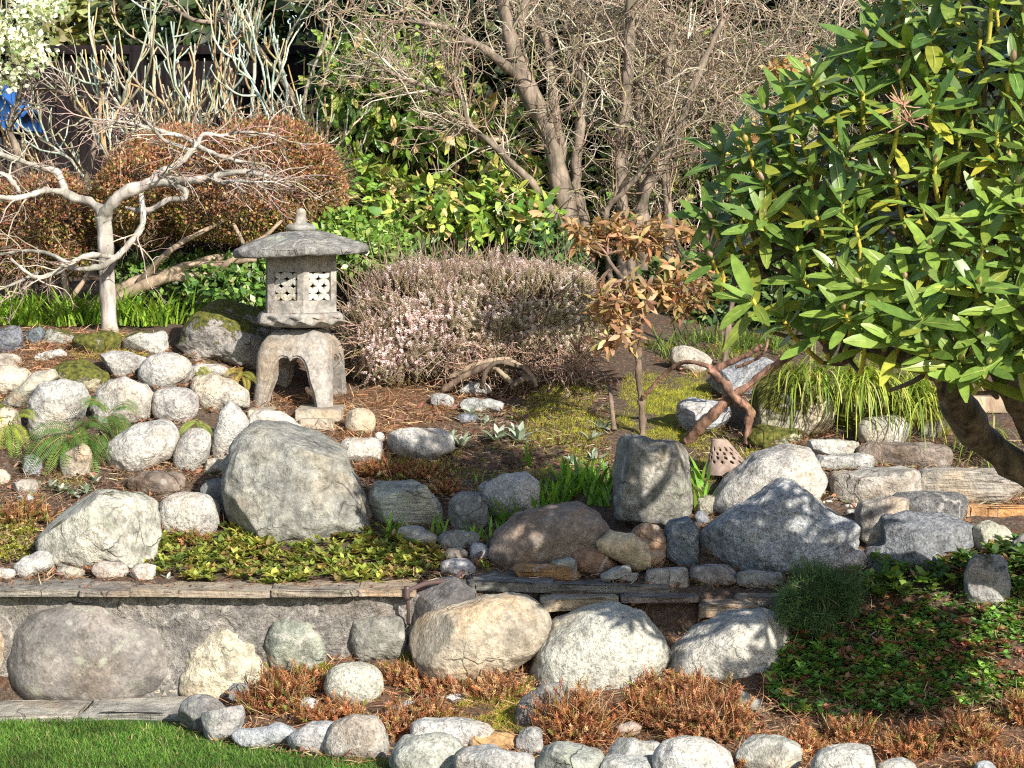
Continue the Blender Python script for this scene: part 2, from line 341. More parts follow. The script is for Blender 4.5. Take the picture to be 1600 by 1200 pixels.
# ---------------------------------------------------------------- ground sheet
def build_ground():
    px = np.concatenate([np.linspace(-9000, -700, 14), np.linspace(-600, 2200, 260), np.linspace(2300, 10600, 14)])
    py = np.concatenate([np.linspace(1300, 470, 190), np.linspace(464, 404, 12), [400]])
    X, Yp = np.meshgrid(px, py); V = G(X.ravel(), Yp.ravel()).reshape(len(py), len(px), 3)
    # roughness of the soil (the lawn stays even)
    lawnm = ((Yp > 1100) & (V[:, :, 2] < .02)).astype(float)
    V[:, :, 2] += (1 - lawnm) * .014 * fbm(V.reshape(-1, 3) * A(7, 7, 2), 5).reshape(len(py), len(px))
    far = V[-1].copy(); far[:, 0] *= 15; far[:, 1] = 290; far[:, 2] = 1.2
    near = []
    for y in (5.0, 2.0, -40.0):
        n = V[0].copy(); n[:, 0] *= 1 + (6.3 - y) * .15; n[:, 1] = y; n[:, 2] = 0; near.append(n)
    V = np.concatenate([np.array(near[::-1]), V, far[None]]); n, m = V.shape[:2]
    PYf = np.concatenate([[1500] * 3, py, [390]])
    a = np.arange((n - 1) * m).reshape(n - 1, m)[:, :-1].ravel()
    Fc = np.stack([a, a + 1, a + m + 1, a + m], 1)
    gx = np.tile(px, n).reshape(n, m); gy = np.repeat(PYf, m).reshape(n, m)
    lawn = (gy > 1112 + np.clip(gx - 250, 0, 400) * .22).astype(float) * (gx < 720)
    lawn[:3] = 1; lawn[3:60] *= (gy[3:60] > 1118)
    moss = np.exp(-((gx - 1060) / 110) ** 2 - ((gy - 640) / 75) ** 2) + .55 * np.exp(-((gx - 870) / 90) ** 2 - ((gy - 680) / 70) ** 2) \
        + .5 * np.exp(-((gx - 180) / 60) ** 2 - ((gy - 540) / 25) ** 2) + .45 * np.exp(-((gx - 150) / 170) ** 2 - ((gy - 720) / 60) ** 2) + .4 * np.exp(-((gx - 620) / 120) ** 2 - ((gy - 730) / 40) ** 2) + .6 * np.exp(-((gx - 720) / 130) ** 2 - ((gy - 1110) / 40) ** 2) + .6 * np.exp(-((gx - 1190) / 80) ** 2 - ((gy - 700) / 30) ** 2)
    need = np.exp(-((gx - 620) / 90) ** 2 - ((gy - 640) / 45) ** 2) + .8 * np.exp(-((gx - 80) / 90) ** 2 - ((gy - 560) / 30) ** 2) + .5 * (gy > 1040) * (gx > 400)
    g = Geo().add(V.reshape(-1, 3), Fc, np.stack([lawn, np.clip(moss, 0, 1), np.clip(need, 0, 1)], -1).reshape(-1, 3))
    m_, nt, b, N = newmat('soil')
    at = N('SeparateColor', {0: N('Attribute', attribute_name='col').outputs['Color']})
    tc = N('TexCoord').outputs['Object']
    n1 = N('TexNoise', {'Vector': tc, 'Scale': 12.0, 'Detail': 8.0, 'Roughness': .7}).outputs['Fac']
    n2 = N('TexNoise', {'Vector': tc, 'Scale': 70.0, 'Detail': 6.0, 'Roughness': .75}).outputs['Fac']
    c = ramp(N, n2, [(.3, (.028, .02, .014)), (.5, (.095, .066, .046)), (.72, (.27, .2, .14))])
    c = mix(N, bw(N, n1, .45, .62), c, mix(N, 1.0, c, (1.15, .84, .68), 'MULTIPLY'))
    c = mix(N, math_(N, 'MULTIPLY', at.outputs[2], .55), c, ramp(N, n2, [(.3, (.08, .035, .015)), (.7, (.34, .17, .075))]))
    mk = bw(N, math_(N, 'ADD', math_(N, 'MULTIPLY', at.outputs[1], .3), math_(N, 'ADD', math_(N, 'MULTIPLY', n1, .6), math_(N, 'MULTIPLY', n2, .4))), .7, .78)
    c = mix(N, mk, c, ramp(N, n2, [(.3, (.05, .06, .008)), (.6, (.2, .2, .02)), (.8, (.34, .32, .05))]))
    c = mix(N, at.outputs[0], c, ramp(N, n2, [(.3, (.02, .045, .008)), (.7, (.07, .13, .02))]))
    nt.links.new(c, b.inputs['Base Color']); b.inputs['Roughness'].default_value = .95
    nt.links.new(N('Bump', {'Strength': .9, 'Distance': .02, 'Height': math_(N, 'ADD', n2, math_(N, 'MULTIPLY', n1, .6))}).outputs[0], b.inputs['Normal'])
    o = put('ground', g, m_); tag(o, kind='structure')
build_ground()

# ---------------------------------------------------------------- rocks
_ico = {}
def ico(k):
    if k not in _ico:
        bm = bmesh.new(); bmesh.ops.create_icosphere(bm, subdivisions=k, radius=1.0)
        _ico[k] = (np.array([v.co[:] for v in bm.verts]), np.array([[v.index for v in f.verts] for f in bm.faces])); bm.free()
    return _ico[k]
def rock_geo(W, H, D, seed, n=2.3, tilt=0., asp=None, rough=.09, fine=.018, facets=0, poly=None, sub=5, lean=0.):
    d, Fc = ico(sub); rng = np.random.RandomState(seed)
    q = np.sign(d) * np.abs(d) ** (2.0 / n)
    sz = A(W, D, H)
    if poly is not None:
        pl = np.array(poly, float); lo, hi = pl.min(0), pl.max(0)
        u = (pl - (lo + hi) / 2) / (hi - lo); u[:, 1] *= -1; u = u * A(W, H)
        c = A(u[:, 0].mean(), u[:, 1].mean()); th = np.arctan2(d[:, 2], d[:, 0])
        a = u - c; bpt = np.roll(u, -1, 0) - c; e = bpt - a
        dirs = np.stack([np.cos(th), np.sin(th)], 1)
        den = dirs[:, None, 0] * e[None, :, 1] - dirs[:, None, 1] * e[None, :, 0]
        den = np.where(np.abs(den) < 1e-9, 1e-9, den)
        t = (a[None, :, 0] * e[None, :, 1] - a[None, :, 1] * e[None, :, 0]) / den
        s = (a[None, :, 0] * dirs[:, None, 1] - a[None, :, 1] * dirs[:, None, 0]) / den
        ok = (t > 0) & (s >= -1e-6) & (s <= 1 + 1e-6); r = np.where(ok, t, 0).max(1)
        # soften the polygon's corners a little
        o = np.argsort(th); rs = r[o]; kk = max(3, len(rs) // 60)
        ker = np.hanning(kk * 2 + 3); ker /= ker.sum(); rs2 = np.convolve(np.concatenate([rs[-kk * 2:], rs, rs[:kk * 2]]), ker, 'same')[kk * 2:-kk * 2]
        r2 = r.copy(); r2[o] = rs2
        rho = np.sqrt(d[:, 0] ** 2 + d[:, 2] ** 2) ** (2.0 / max(n, 2.4))
        p = np.stack([c[0] + r2 * rho * np.cos(th), np.sign(d[:, 1]) * np.abs(d[:, 1]) ** (2.0 / max(n, 2.2)) * D / 2, c[1] + r2 * rho * np.sin(th)], 1)
        fit = (u.min(0), u.max(0))
    else:
        if asp: q = q * A(1, 1, asp)
        if tilt:
            ct, s_ = math.cos(tilt), math.sin(tilt); q = np.stack([q[:, 0] * ct - q[:, 2] * s_, q[:, 1], q[:, 0] * s_ + q[:, 2] * ct], 1)
        p = q / np.abs(q).max(0) * sz / 2
        fit = (A(-W, -H) / 2, A(W, H) / 2)
    p[:, 1] += lean * p[:, 2]
    s = (W + H) * .5; nn = nrm(p / sz ** 2 * s)
    p = p + nn * (rough * s * fbm(p / s * 1.9 + seed * 3.1, seed, 2))[:, None] + nn * (fine * s * fbm(p / s * 9 + seed, seed + 9, 3, .6))[:, None]
    for k in range(facets):
        v = nrm(rng.normal(0, 1, 3) * A(1, 1, .8)); v[1] = -abs(v[1]) if rng.rand() < .7 else v[1]; v = nrm(v)
        h = p @ v; o_ = h.max() * rng.uniform(.62, .86); over = np.clip(h - o_, 0, None); p = p - v * (over * .88)[:, None]
    lo, hi = p[:, [0, 2]].min(0), p[:, [0, 2]].max(0)
    k = (fit[1] - fit[0]) / (hi - lo); p[:, [0, 2]] = (p[:, [0, 2]] - lo) * k + fit[0]
    return p, Fc
ROCKS = []; GS = 'rounded stones stacked on the left slope'
_rs = [100]
def rock(name, label, box, kind='granite', tint=(.4, .39, .37), moss=0., dep=.8, Y=None, sink=.05, parent=None, cat='rock', group=None, back=.42, **kw):
    _rs[0] += 1
    if kw.get('poly'):
        a = np.array(kw['poly']); box = (a[:, 0].min(), a[:, 1].min(), a[:, 0].max(), a[:, 1].max())
    x0, y0, x1, y1 = box
    cx = (x0 + x1) / 2
    Yg = float(GY(cx, y1)[0]) if Y is None else Y
    w0 = (x1 - x0) * Yg / F; h0 = (y1 - y0) * Yg / F
    D = dep * min(w0, h0 * 1.5)
    Yc = Yg + (back * D if Y is None else 0)
    lo, hi = P(x0, y1, Yc), P(x1, y0, Yc)
    W, H = hi[0] - lo[0], hi[2] - lo[2]
    sub = 6 if W * H > .05 else 5
    kw.setdefault('facets', 0 if group == GS or 'egg' in label else {'weathered': 3, 'granite': 1}.get(kind, 1)); kw.setdefault('fine', .011 if kind in ('granite', 'river') else .018)
    p, Fc = rock_geo(W, H, D, _rs[0], sub=sub, **kw)
    base = A((lo[0] + hi[0]) / 2, Yc, lo[2])
    # bury the underside a little
    z = p[:, 2] + H / 2; zb = np.where(z < .12 * H, z - (0.12 * H - z) * sink * 6, z)
    g = Geo().add(np.stack([p[:, 0] + base[0], p[:, 1] + Yc, zb + base[2]], 1), Fc)
    o = put(name, g, M[kind], parent, base)
    if parent is not None:
        pass
    else: tag(o, label, cat, group)
    o.color = (*tint, moss)
    ROCKS.append((box, Yc, o.name))
    return o
cream = (.52, .47, .38); lg = (.47, .46, .44); gr = (.31, .31, .30); tan = (.42, .35, .26); brn = (.24, .18, .14); dk = (.13, .125, .135); blu = (.23, .26, .31); och = (.46, .30, .15); wh = (.42, .41, .385)
GS = 'rounded stones stacked on the left slope'
r = rock
# ---- upper left terrace and slope
r('rock', 'dark bluish angular rock at the left edge of the upper terrace', (-22, 508, 36, 556), 'blue', (.16, .17, .2), n=3, facets=6)
r('rock', 'dark blue rock with a pale spot lying left of the maple', (36, 510, 70, 540), 'blue', (.13, .16, .19), facets=5)
r('rock', 'pale flat rock beside dark blue rock under the maple branches', (64, 513, 118, 540), 'weathered', (.33, .33, .3), moss=.3, n=3, facets=4)
r('rock', 'mossy tan rock wedged at the foot of the maple trunk', (112, 516, 192, 556), 'weathered', (.36, .33, .25), moss=.62, n=2.6)
r('rock', 'angular grey rock with mossy base right of the maple', None, 'granite', (.38, .38, .36), moss=.35, n=3, facets=4, poly=[(189, 540), (196, 522), (225, 520), (252, 516), (263, 525), (262, 550), (225, 556), (190, 553)])
r('boulder', 'big grey boulder with dark moss patches behind the lantern', None, 'weathered', (.31, .29, .27), moss=.45, dep=.9, n=2.8, poly=[(276, 545), (292, 515), (318, 482), (350, 467), (400, 478), (440, 505), (455, 540), (440, 580), (300, 580)], cat='boulder')
r('rock', 'long white flat stone lying in brown needles', (54, 545, 105, 567), 'granite', wh, n=2.6, tilt=.18, asp=.4)
r('rock', 'small flat tan rock on top of cream rock at left edge', (-14, 552, 33, 578), 'weathered', (.42, .37, .31), n=2.6)
r('rock', 'cream rounded rock at the left edge above sloping tan rock', (-30, 566, 52, 624), 'granite', cream, tilt=-.3, asp=.7, group=GS)
r('rock', 'tan rock with dense green speckles in the upper row', (82, 561, 173, 618), 'weathered', (.4, .36, .25), moss=.5, tilt=-.3, asp=.62, group=GS)
r('rock', 'long smooth tan rock sloping down to the left edge', None, 'river', (.36, .34, .28), rough=.05, group=GS, poly=[(-2, 645), (15, 618), (55, 584), (84, 576), (91, 592), (60, 616), (35, 640)])
r('rock', 'wedge shaped grey rock between mossy mound and white boulder', None, 'granite', (.44, .42, .39), n=2.8, rough=.05, facets=3, group=GS, poly=[(155, 553), (170, 548), (205, 550), (229, 560), (220, 582), (198, 592), (178, 592), (166, 572)])
r('rock', 'egg shaped white speckled rock with a split left end, top of the stack', (216, 550, 301, 613), 'granite', wh, tilt=.12, asp=.7, rough=.07, facets=2, group=GS)
r('rock', 'low whitish rock half hidden behind the small fern', (296, 567, 358, 595), 'granite', lg, n=2.6)
r('rock', 'rounded tan grey rock left of the lantern leg', None, 'granite', (.46, .43, .37), rough=.06, group=GS, poly=[(297, 605), (305, 590), (335, 582), (365, 592), (388, 610), (390, 635), (360, 636), (325, 645), (303, 635)])
r('rock', 'tall white egg shaped rock left of the big fern', None, 'granite', wh, rough=.05, group=GS, poly=[(44, 665), (48, 625), (66, 598), (100, 591), (130, 600), (142, 618), (130, 650), (100, 685), (62, 694), (47, 682)])
r('rock', 'white blocky rounded rock behind a fern frond', None, 'granite', wh, rough=.05, n=2.7, group=GS, poly=[(141, 640), (148, 605), (172, 590), (200, 587), (232, 600), (241, 620), (238, 655), (205, 668), (160, 668)])
r('rock', 'round grey cobble in the middle of the stack', (237, 604, 311, 664), 'granite', (.42, .40, .38), rough=.04, group=GS)
r('rock', 'upright leaning white rock beside the big grey boulder', None, 'granite', wh, rough=.05, group=GS, poly=[(330, 712), (330, 680), (340, 642), (358, 627), (376, 638), (391, 665), (374, 700), (355, 720), (338, 722)])
r('rock', 'large oval white rock tilted up to the right', (165, 656, 281, 743), 'granite', wh, tilt=.32, asp=.6, rough=.06, group=GS)
r('rock', 'small upright oval white rock right of the large oval one', (270, 668, 330, 740), 'granite', wh, tilt=1.25, asp=.66, rough=.04, group=GS)
r('rock', 'tan mossy rock cut by the left edge below the sloping rock', (-40, 630, 34, 690), 'weathered', (.42, .37, .29), moss=.35, n=2.7)
r('rock', 'tan brown rock under the fern fronds', (93, 692, 145, 752), 'weathered', (.38, .33, .27), n=2.5)
r('rock', 'small flat tan rock below the upright oval rock', (317, 716, 351, 745), 'weathered', (.42, .38, .31))
r('rock', 'small striped bluish rock under the ferns', (34, 710, 66, 746), 'blue', (.33, .35, .39), facets=3)
r('rock', 'brown stone bedded in soil under the large oval rock', (198, 735, 290, 775), 'weathered', (.2, .16, .13), n=2.6, facets=3)
r('rock', 'pale rock at the far left edge below the ferns', (-25, 733, 17, 764), 'weathered', (.45, .42, .36))
r('rock', 'small brownish rock in the silver leaved plants', (20, 748, 62, 777), 'weathered', (.4, .35, .3))
r('cobble', 'small white cobble near mossy soil at the left', (27, 771, 53, 789), 'granite', wh)
r('rock', 'white rock between the lantern base and the big grey boulder', (386, 640, 472, 690), 'weathered', (.52, .47, .42), tilt=-.3, asp=.6, Y=9.35)
r('boulder', 'huge grey boulder with flat face below the lantern', None, 'weathered', (.26, .26, .235), dep=.75, n=3.2, rough=.04, facets=2, cat='boulder', lean=.25, poly=[(344, 800), (350, 725), (362, 692), (385, 670), (430, 660), (500, 668), (532, 702), (562, 750), (584, 802), (580, 838), (520, 848), (400, 848), (358, 835)])
r('rock', 'dark grey rock wedged at the left flank of the huge grey boulder', (312, 748, 362, 810), 'weathered', (.2, .2, .19), n=2.8, facets=3)
r('boulder', 'broad pale boulder with moss dots at the lower left', None, 'weathered', (.42, .41, .35), moss=.22, dep=.85, cat='boulder', n=2.7, rough=.05, poly=[(58, 845), (75, 806), (110, 778), (160, 765), (212, 768), (244, 786), (252, 840), (240, 885), (150, 895), (72, 890)])
r('rock', 'smooth white egg shaped rock on brown stalks', (245, 768, 344, 844), 'granite', wh, rough=.04, n=2.3, dep=.75)
r('cobble', 'white oval cobble on the left end of the wall top', (23, 862, 83, 906), 'granite', wh, tilt=.35, asp=.7)
r('cobble', 'white low cobble at the left edge of the wall top', (-30, 886, 25, 910), 'granite', wh)
r('cobble', 'tan cobble on the wall top among dry stalks', (87, 882, 132, 906), 'weathered', (.45, .4, .33), facets=2)
r('cobble', 'flat pale cobble half buried behind the coping', (143, 876, 203, 908), 'weathered', (.42, .37, .33))
r('cobble', 'whitish cobble at the left end of the yellow green ground cover', (203, 880, 244, 912), 'weathered', (.48, .43, .38))
# ---- middle
r('rock', 'round tan stone right of the lantern base', (539, 637, 587, 682), 'river', (.47, .4, .3), rough=.03)
r('rock', 'whitish lumpy rock below the round tan stone', (531, 683, 599, 728), 'granite', (.52, .49, .45), n=2.6, facets=3, rough=.06)
r('pebble', 'tiny pale pebble between two white rocks', (585, 675, 601, 693), 'granite', lg, cat='pebble')
r('rock', 'wide white quartz rock with a grey corner', None, 'granite', wh, rough=.05, n=2.6, facets=3, poly=[(604, 695), (612, 672), (640, 667), (690, 667), (705, 680), (712, 700), (680, 716), (640, 725), (608, 720)])
r('rock', 'small flat grey rock in front of the pink heather', (672, 615, 710, 637), 'weathered', (.34, .35, .36), n=2.4)
r('rock', 'small white rock by the gnarled heather stems', (717, 596, 768, 621), 'granite', (.5, .5, .49), n=2.5)
r('rock', 'flat pale rock behind the silver leaved plant', (719, 621, 788, 647), 'weathered', (.42, .43, .41), tilt=-.1, asp=.4)
r('rock', 'small dark slate rock below the flat pale rock', (714, 646, 748, 664), 'blue', (.24, .26, .3), n=2.6)
r('rock', 'greenish white angular rock right of the huge boulder', None, 'slate', (.38, .41, .38), n=3, facets=6, rough=.06, poly=[(571, 775), (585, 755), (640, 756), (676, 749), (690, 785), (694, 815), (650, 828), (588, 825)])
r('rock', 'dark grey rounded rock behind the iris shoots', (699, 768, 764, 835), 'weathered', (.2, .2, .19), n=2.5, facets=2)
r('rock', 'light grey domed rock with iris shoots in front', None, 'granite', (.38, .37, .35), rough=.05, poly=[(752, 775), (760, 755), (790, 738), (825, 737), (845, 755), (845, 800), (800, 818), (760, 812)])
r('rock', 'small grey knob on the left flank of the domed rock', (747, 752, 772, 790), 'granite', (.35, .35, .33))
r('boulder', 'tall upright standing slab of brown grey granite', None, 'weathered', (.235, .225, .195), n=5, rough=.02, dep=.55, cat='boulder', poly=[(956, 700), (966, 683), (985, 679), (1010, 681), (1022, 688), (1040, 687), (1066, 690), (1084, 708), (1084, 790), (1072, 818), (1045, 834), (990, 834), (960, 805)])
r('boulder', 'broad brown boulder with smooth domed back', None, 'river', (.25, .2, .165), cat='boulder', dep=.8, rough=.04, n=2.6, poly=[(760, 868), (775, 830), (810, 802), (860, 788), (905, 786), (937, 804), (960, 833), (955, 875), (900, 897), (785, 897)])
r('rock', 'cream tan rock on top of the brown stones', None, 'river', (.56, .44, .28), rough=.06, n=2.6, Y=8.22, poly=[(930, 845), (950, 829), (985, 832), (1002, 850), (1016, 865), (1012, 885), (985, 890), (960, 876), (934, 860)])
r('rock', 'smooth reddish brown oval rock in front of the brown boulder', (890, 850, 970, 899), 'river', (.27, .17, .12), tilt=-.15, asp=.7, rough=.04)
r('rock', 'reddish brown upright rock at the foot of the standing slab', (984, 816, 1042, 892), 'river', (.33, .22, .15), tilt=1.9, asp=.65)
r('rock', 'dark slate blue block right of the standing slab', None, 'blue', (.16, .19, .22), n=4, facets=4, rough=.03, poly=[(1038, 825), (1045, 812), (1075, 807), (1092, 825), (1090, 885), (1040, 890)])
r('rock', 'flat grey rock behind the hose', (682, 828, 750, 862), 'weathered', (.26, .26, .25), tilt=.12, asp=.5, facets=2)
r('rock', 'flat striped rock at the top of the ground cover', (621, 820, 686, 862), 'slate', (.36, .36, .34), tilt=-.3, asp=.5, facets=3)
r('rock', 'bluish white rock under the brown hose', (688, 872, 744, 906), 'granite', (.42, .43, .46), n=2.5)
r('rock', 'small grey rock left of the hose', (693, 855, 732, 880), 'weathered', (.3, .29, .27))
r('rock', 'small pale rock right of the hose', (734, 848, 766, 880), 'granite', (.42, .42, .44))
# ---- big boulders in front of the terrace
r('boulder', 'dark purple grey boulder at the end of the mortared wall', None, 'weathered', (.165, .155, .15), dep=1.0, cat='boulder', Y=8.02, n=2.6, poly=[(632, 1010), (636, 950), (655, 915), (700, 901), (745, 910), (760, 950), (740, 1028), (640, 1030)])
r('boulder', 'big tan boulder with leaf shadows, left of three in a row', None, 'river', (.40, .35, .275), dep=.8, Y=7.92, cat='boulder', n=2.7, rough=.04, poly=[(640, 990), (652, 963), (692, 940), (755, 925), (820, 930), (850, 950), (866, 980), (852, 1012), (800, 1045), (740, 1070), (680, 1072), (650, 1050)])
r('boulder', 'big greenish white speckled boulder in the middle of three', None, 'granite', (.45, .45, .395), dep=.75, Y=7.84, cat='boulder', n=2.7, rough=.03, poly=[(827, 1055), (836, 1010), (868, 970), (912, 948), (960, 943), (1005, 958), (1035, 992), (1051, 1022), (1022, 1065), (992, 1100), (955, 1112), (890, 1100), (842, 1085)])
r('boulder', 'big pale boulder at the right end of three in a row', None, 'granite', (.42, .41, .37), dep=.75, Y=7.84, cat='boulder', n=2.7, rough=.03, poly=[(1034, 1058), (1050, 1015), (1090, 980), (1140, 955), (1190, 949), (1228, 963), (1246, 990), (1235, 1030), (1190, 1078), (1120, 1082), (1045, 1082)])
r('rock', 'dark blue triangular block between two pale boulders', None, 'blue', (.11, .12, .135), n=3.4, facets=5, Y=8.08, dep=.8, poly=[(998, 935), (1003, 917), (1100, 919), (1106, 945), (1070, 985), (1042, 1000), (1010, 970)])
r('rock', 'small bluish block under the slate ledge', (968, 918, 1005, 952), 'blue', (.2, .24, .28), n=3.5, facets=4, Y=8.06)
r('rock', 'grey ledge stone below the slate slabs', (845, 934, 905, 975), 'weathered', (.16, .155, .15), n=3, facets=4, Y=8.1)
r('rock', 'left block of the low course above the slate ledge', (1008, 887, 1080, 919), 'weathered', (.33, .31, .28), n=4.5, facets=4, rough=.05)
r('rock', 'rust stained block in the low course above the ledge', (1076, 882, 1152, 914), 'weathered', (.33, .3, .28), n=4, facets=4, rough=.05)
r('rock', 'right block of the low course beside the dwarf conifer', (1150, 890, 1224, 918), 'weathered', (.35, .34, .31), n=4.5, facets=4, rough=.05)
r('slate_chip', 'grey slate chip tilted against the cream tan rock', (938, 883, 987, 909), 'slate', (.4, .4, .38), tilt=.4, asp=.35, n=4, Y=8.1, cat='stone chip')
r('slate_chip', 'small flat slate chip under the tilted chip', (961, 892, 999, 911), 'slate', (.33, .33, .32), n=4, facets=3, tilt=-.2, asp=.5, Y=8.1, cat='stone chip')
r('slate_chip', 'rusty brown slate piece on the ledge', (800, 880, 908, 909), 'slate', (.33, .2, .1), n=4, facets=4, tilt=-.12, asp=.35, Y=8.14, cat='stone chip')
r('slate_chip', 'crumbly lichen covered slate piece in front of brown boulder', (860, 871, 902, 895), 'slate', (.42, .42, .38), n=3, facets=5, Y=8.17, cat='stone chip')
# ---- right
r('boulder', 'speckled grey granite boulder behind the blue one', None, 'granite', (.4, .385, .36), dep=.8, cat='boulder', n=2.8, rough=.03, back=.5, poly=[(1108, 790), (1130, 748), (1178, 708), (1228, 695), (1266, 699), (1286, 738), (1291, 780), (1260, 810), (1150, 820)])
r('boulder', 'large blue grey angular boulder with a pointed top', None, 'blue', (.37, .385, .40), dep=.6, cat='boulder', n=3.4, rough=.04, facets=3, lean=.3, poly=[(1093, 838), (1112, 808), (1185, 775), (1222, 748), (1242, 754), (1292, 790), (1340, 815), (1337, 852), (1322, 888), (1240, 896), (1150, 897), (1103, 874)])
r('rock', 'small mossy rock at the left of the granite boulder', (1087, 773, 1130, 810), 'weathered', (.33, .32, .26), moss=.3)
r('rock', 'round dark stone below the small mossy rock', (1084, 797, 1110, 826), 'weathered', (.2, .21, .24))
r('rock', 'squared grey block at the left of the right hand wall', None, 'weathered', (.4, .36, .32), n=5, facets=4, rough=.05, poly=[(1337, 868), (1337, 800), (1345, 784), (1395, 774), (1424, 780), (1424, 868)], back=.6)
r('boulder', 'dark bluish broken block in the right hand wall', None, 'blue', (.2, .21, .225), n=3.6, facets=6, rough=.06, cat='boulder', poly=[(1349, 896), (1355, 860), (1384, 842), (1388, 803), (1430, 799), (1480, 804), (1529, 818), (1527, 848), (1492, 874), (1470, 896)], lean=.2)
r('rock', 'pale greenish rock right of the dark broken block', (1519, 812, 1590, 876), 'weathered', (.42, .41, .33), tilt=-.4, asp=.75, n=2.6)
r('rock', 'white pointed rock between the blue boulder and broken block', (1311, 857, 1355, 896), 'granite', (.5, .46, .44), facets=3)
r('rock', 'upright grey lichen rock in the dark ground cover', (1504, 866, 1578, 950), 'weathered', (.27, .27, .27), n=2.7, moss=.3)
r('rock', 'rough grey stone at the right edge below the orange slab', (1576, 835, 1640, 885), 'weathered', (.24, .23, .22))
r('rock', 'long rough grey block under the grass clump', (1296, 730, 1442, 788), 'weathered', (.38, .355, .32), n=5, facets=3, rough=.05, dep=1.1)
r('rock', 'long pale split block at the right edge', (1430, 729, 1630, 792), 'slate', (.40, .375, .335), n=5, facets=5, rough=.05, dep=1.2)
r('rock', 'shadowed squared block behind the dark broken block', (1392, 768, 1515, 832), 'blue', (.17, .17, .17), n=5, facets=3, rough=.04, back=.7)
r('rock', 'pale flat stone under the left grass blades', (1270, 708, 1368, 738), 'weathered', (.40, .40, .385), n=3, facets=3, tilt=-.05, asp=.4)
r('rock', 'whitish stone under the tips of the grass', (1262, 686, 1345, 722), 'weathered', (.48, .48, .45), n=3, facets=3)
r('rock', 'brown grey block below the round stone in the grass', (1338, 690, 1490, 736), 'weathered', (.24, .2, .17), n=4, rough=.04, facets=2, dep=.9)
r('rock', 'round pale stone lying in the grass clump', (1338, 648, 1424, 702), 'granite', (.45, .43, .38), rough=.04)
r('boulder', 'mossy grass draped boulder left of the grass clump', None, 'weathered', (.3, .28, .21), moss=.55, dep=.9, cat='boulder', n=2.6, poly=[(1172, 640), (1185, 598), (1215, 575), (1260, 570), (1300, 590), (1312, 640), (1300, 686), (1240, 690), (1180, 676)])
r('rock', 'pale ribbed rock in front of the mossy boulder', (1212, 612, 1306, 690), 'weathered', (.42, .38, .3), moss=.4, tilt=.6, asp=.7, n=2.5)
r('rock', 'low mossy yellow green stone beside the terracotta piece', (1166, 662, 1252, 702), 'weathered', (.42, .41, .3), moss=.6, n=3)
r('rock', 'bluish white rock under the peeling red branch', (1057, 621, 1143, 678), 'slate', (.45, .47, .5), n=2.8, facets=4)
r('rock', 'blue speckled flat rock behind the crossing branches', (1103, 558, 1218, 626), 'blue', (.26, .275, .30), n=2.8, facets=4, tilt=.3, asp=.5)
r('rock', 'smooth tan rock at the far side of the moss', (1046, 539, 1113, 584), 'granite', (.44, .4, .34), n=2.5, tilt=-.3, asp=.7)
r('rock', 'dark mossy hump carrying the sedge clump', None, 'weathered', (.2, .18, .14), moss=.6, dep=.9, n=2.6, poly=[(1285, 700), (1295, 620), (1330, 585), (1400, 580), (1455, 600), (1490, 650), (1492, 710), (1380, 715)], Y=9.55)
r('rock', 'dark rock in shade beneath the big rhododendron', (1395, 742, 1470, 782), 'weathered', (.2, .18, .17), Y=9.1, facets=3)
# ---- border cobbles along the lawn
BG = 'stones edging the lawn'
r('rock', 'dark grey rounded stone at the left end of the lawn edging', (278, 1085, 354, 1148), 'granite', (.21, .21, .21), rough=.05, group=BG)
r('rock', 'grey blocky stone leaning on the dark end stone', (314, 1101, 382, 1162), 'granite', (.29, .29, .29), n=2.7, facets=2, group=BG)
r('rock', 'low wide bluish grey edging stone before the brown heather', (362, 1127, 468, 1172), 'granite', (.33, .35, .37), group=BG)
r('rock', 'grey edging stone sloping up to the right', (448, 1125, 536, 1182), 'granite', (.36, .36, .36), tilt=.45, asp=.6, group=BG)
r('rock', 'dark stone behind the left brown heather', (356, 1066, 392, 1106), 'weathered', (.26, .26, .27), group=BG)
r('cobble', 'small white stone in the left brown heather', (466, 1089, 499, 1114), 'granite', lg)
r('rock', 'smooth pale green grey egg stone in the heather', (506, 1035, 600, 1105), 'granite', (.42, .42, .36), rough=.04, n=2.4)
r('rock', 'large grey edging stone with a rosy patch', None, 'granite', (.36, .34, .31), rough=.04, group=BG, poly=[(506, 1160), (522, 1130), (550, 1115), (585, 1117), (600, 1135), (609, 1165), (600, 1190), (550, 1190), (510, 1182)])
r('rock', 'flat pale stone tilted between heather tufts', (594, 1095, 648, 1130), 'weathered', (.46, .46, .44), tilt=.4, asp=.35)
r('rock', 'long white stone behind the front edging stones', (640, 1121, 776, 1176), 'granite', (.48, .47, .45), tilt=-.12, asp=.5, group=BG)
r('rock', 'wide grey green edging stone at the bottom', (607, 1143, 726, 1220), 'granite', (.32, .33, .29), group=BG)
r('rock', 'ochre brown blocky stone among the grey edging stones', (728, 1143, 814, 1178), 'river', (.4, .25, .12), n=3.2, facets=2, group=BG)
r('rock', 'grey stone at the bottom below the ochre stone', (708, 1163, 841, 1240), 'granite', (.33, .33, .32), group=BG)
r('rock', 'dark grey leaning stone below the middle big boulder', None, 'granite', (.25, .25, .25), n=2.6, facets=2, poly=[(804, 1130), (812, 1092), (850, 1065), (888, 1064), (892, 1090), (880, 1130), (850, 1148), (810, 1148)])
r('rock', 'small grey rough stone left of the orange heather tuft', (805, 1135, 849, 1182), 'weathered', (.34, .34, .33), facets=2)
r('rock', 'greenish grey stone at the bottom under the orange heather', (836, 1158, 947, 1245), 'weathered', (.34, .36, .32), n=2.6, facets=2, group=BG)
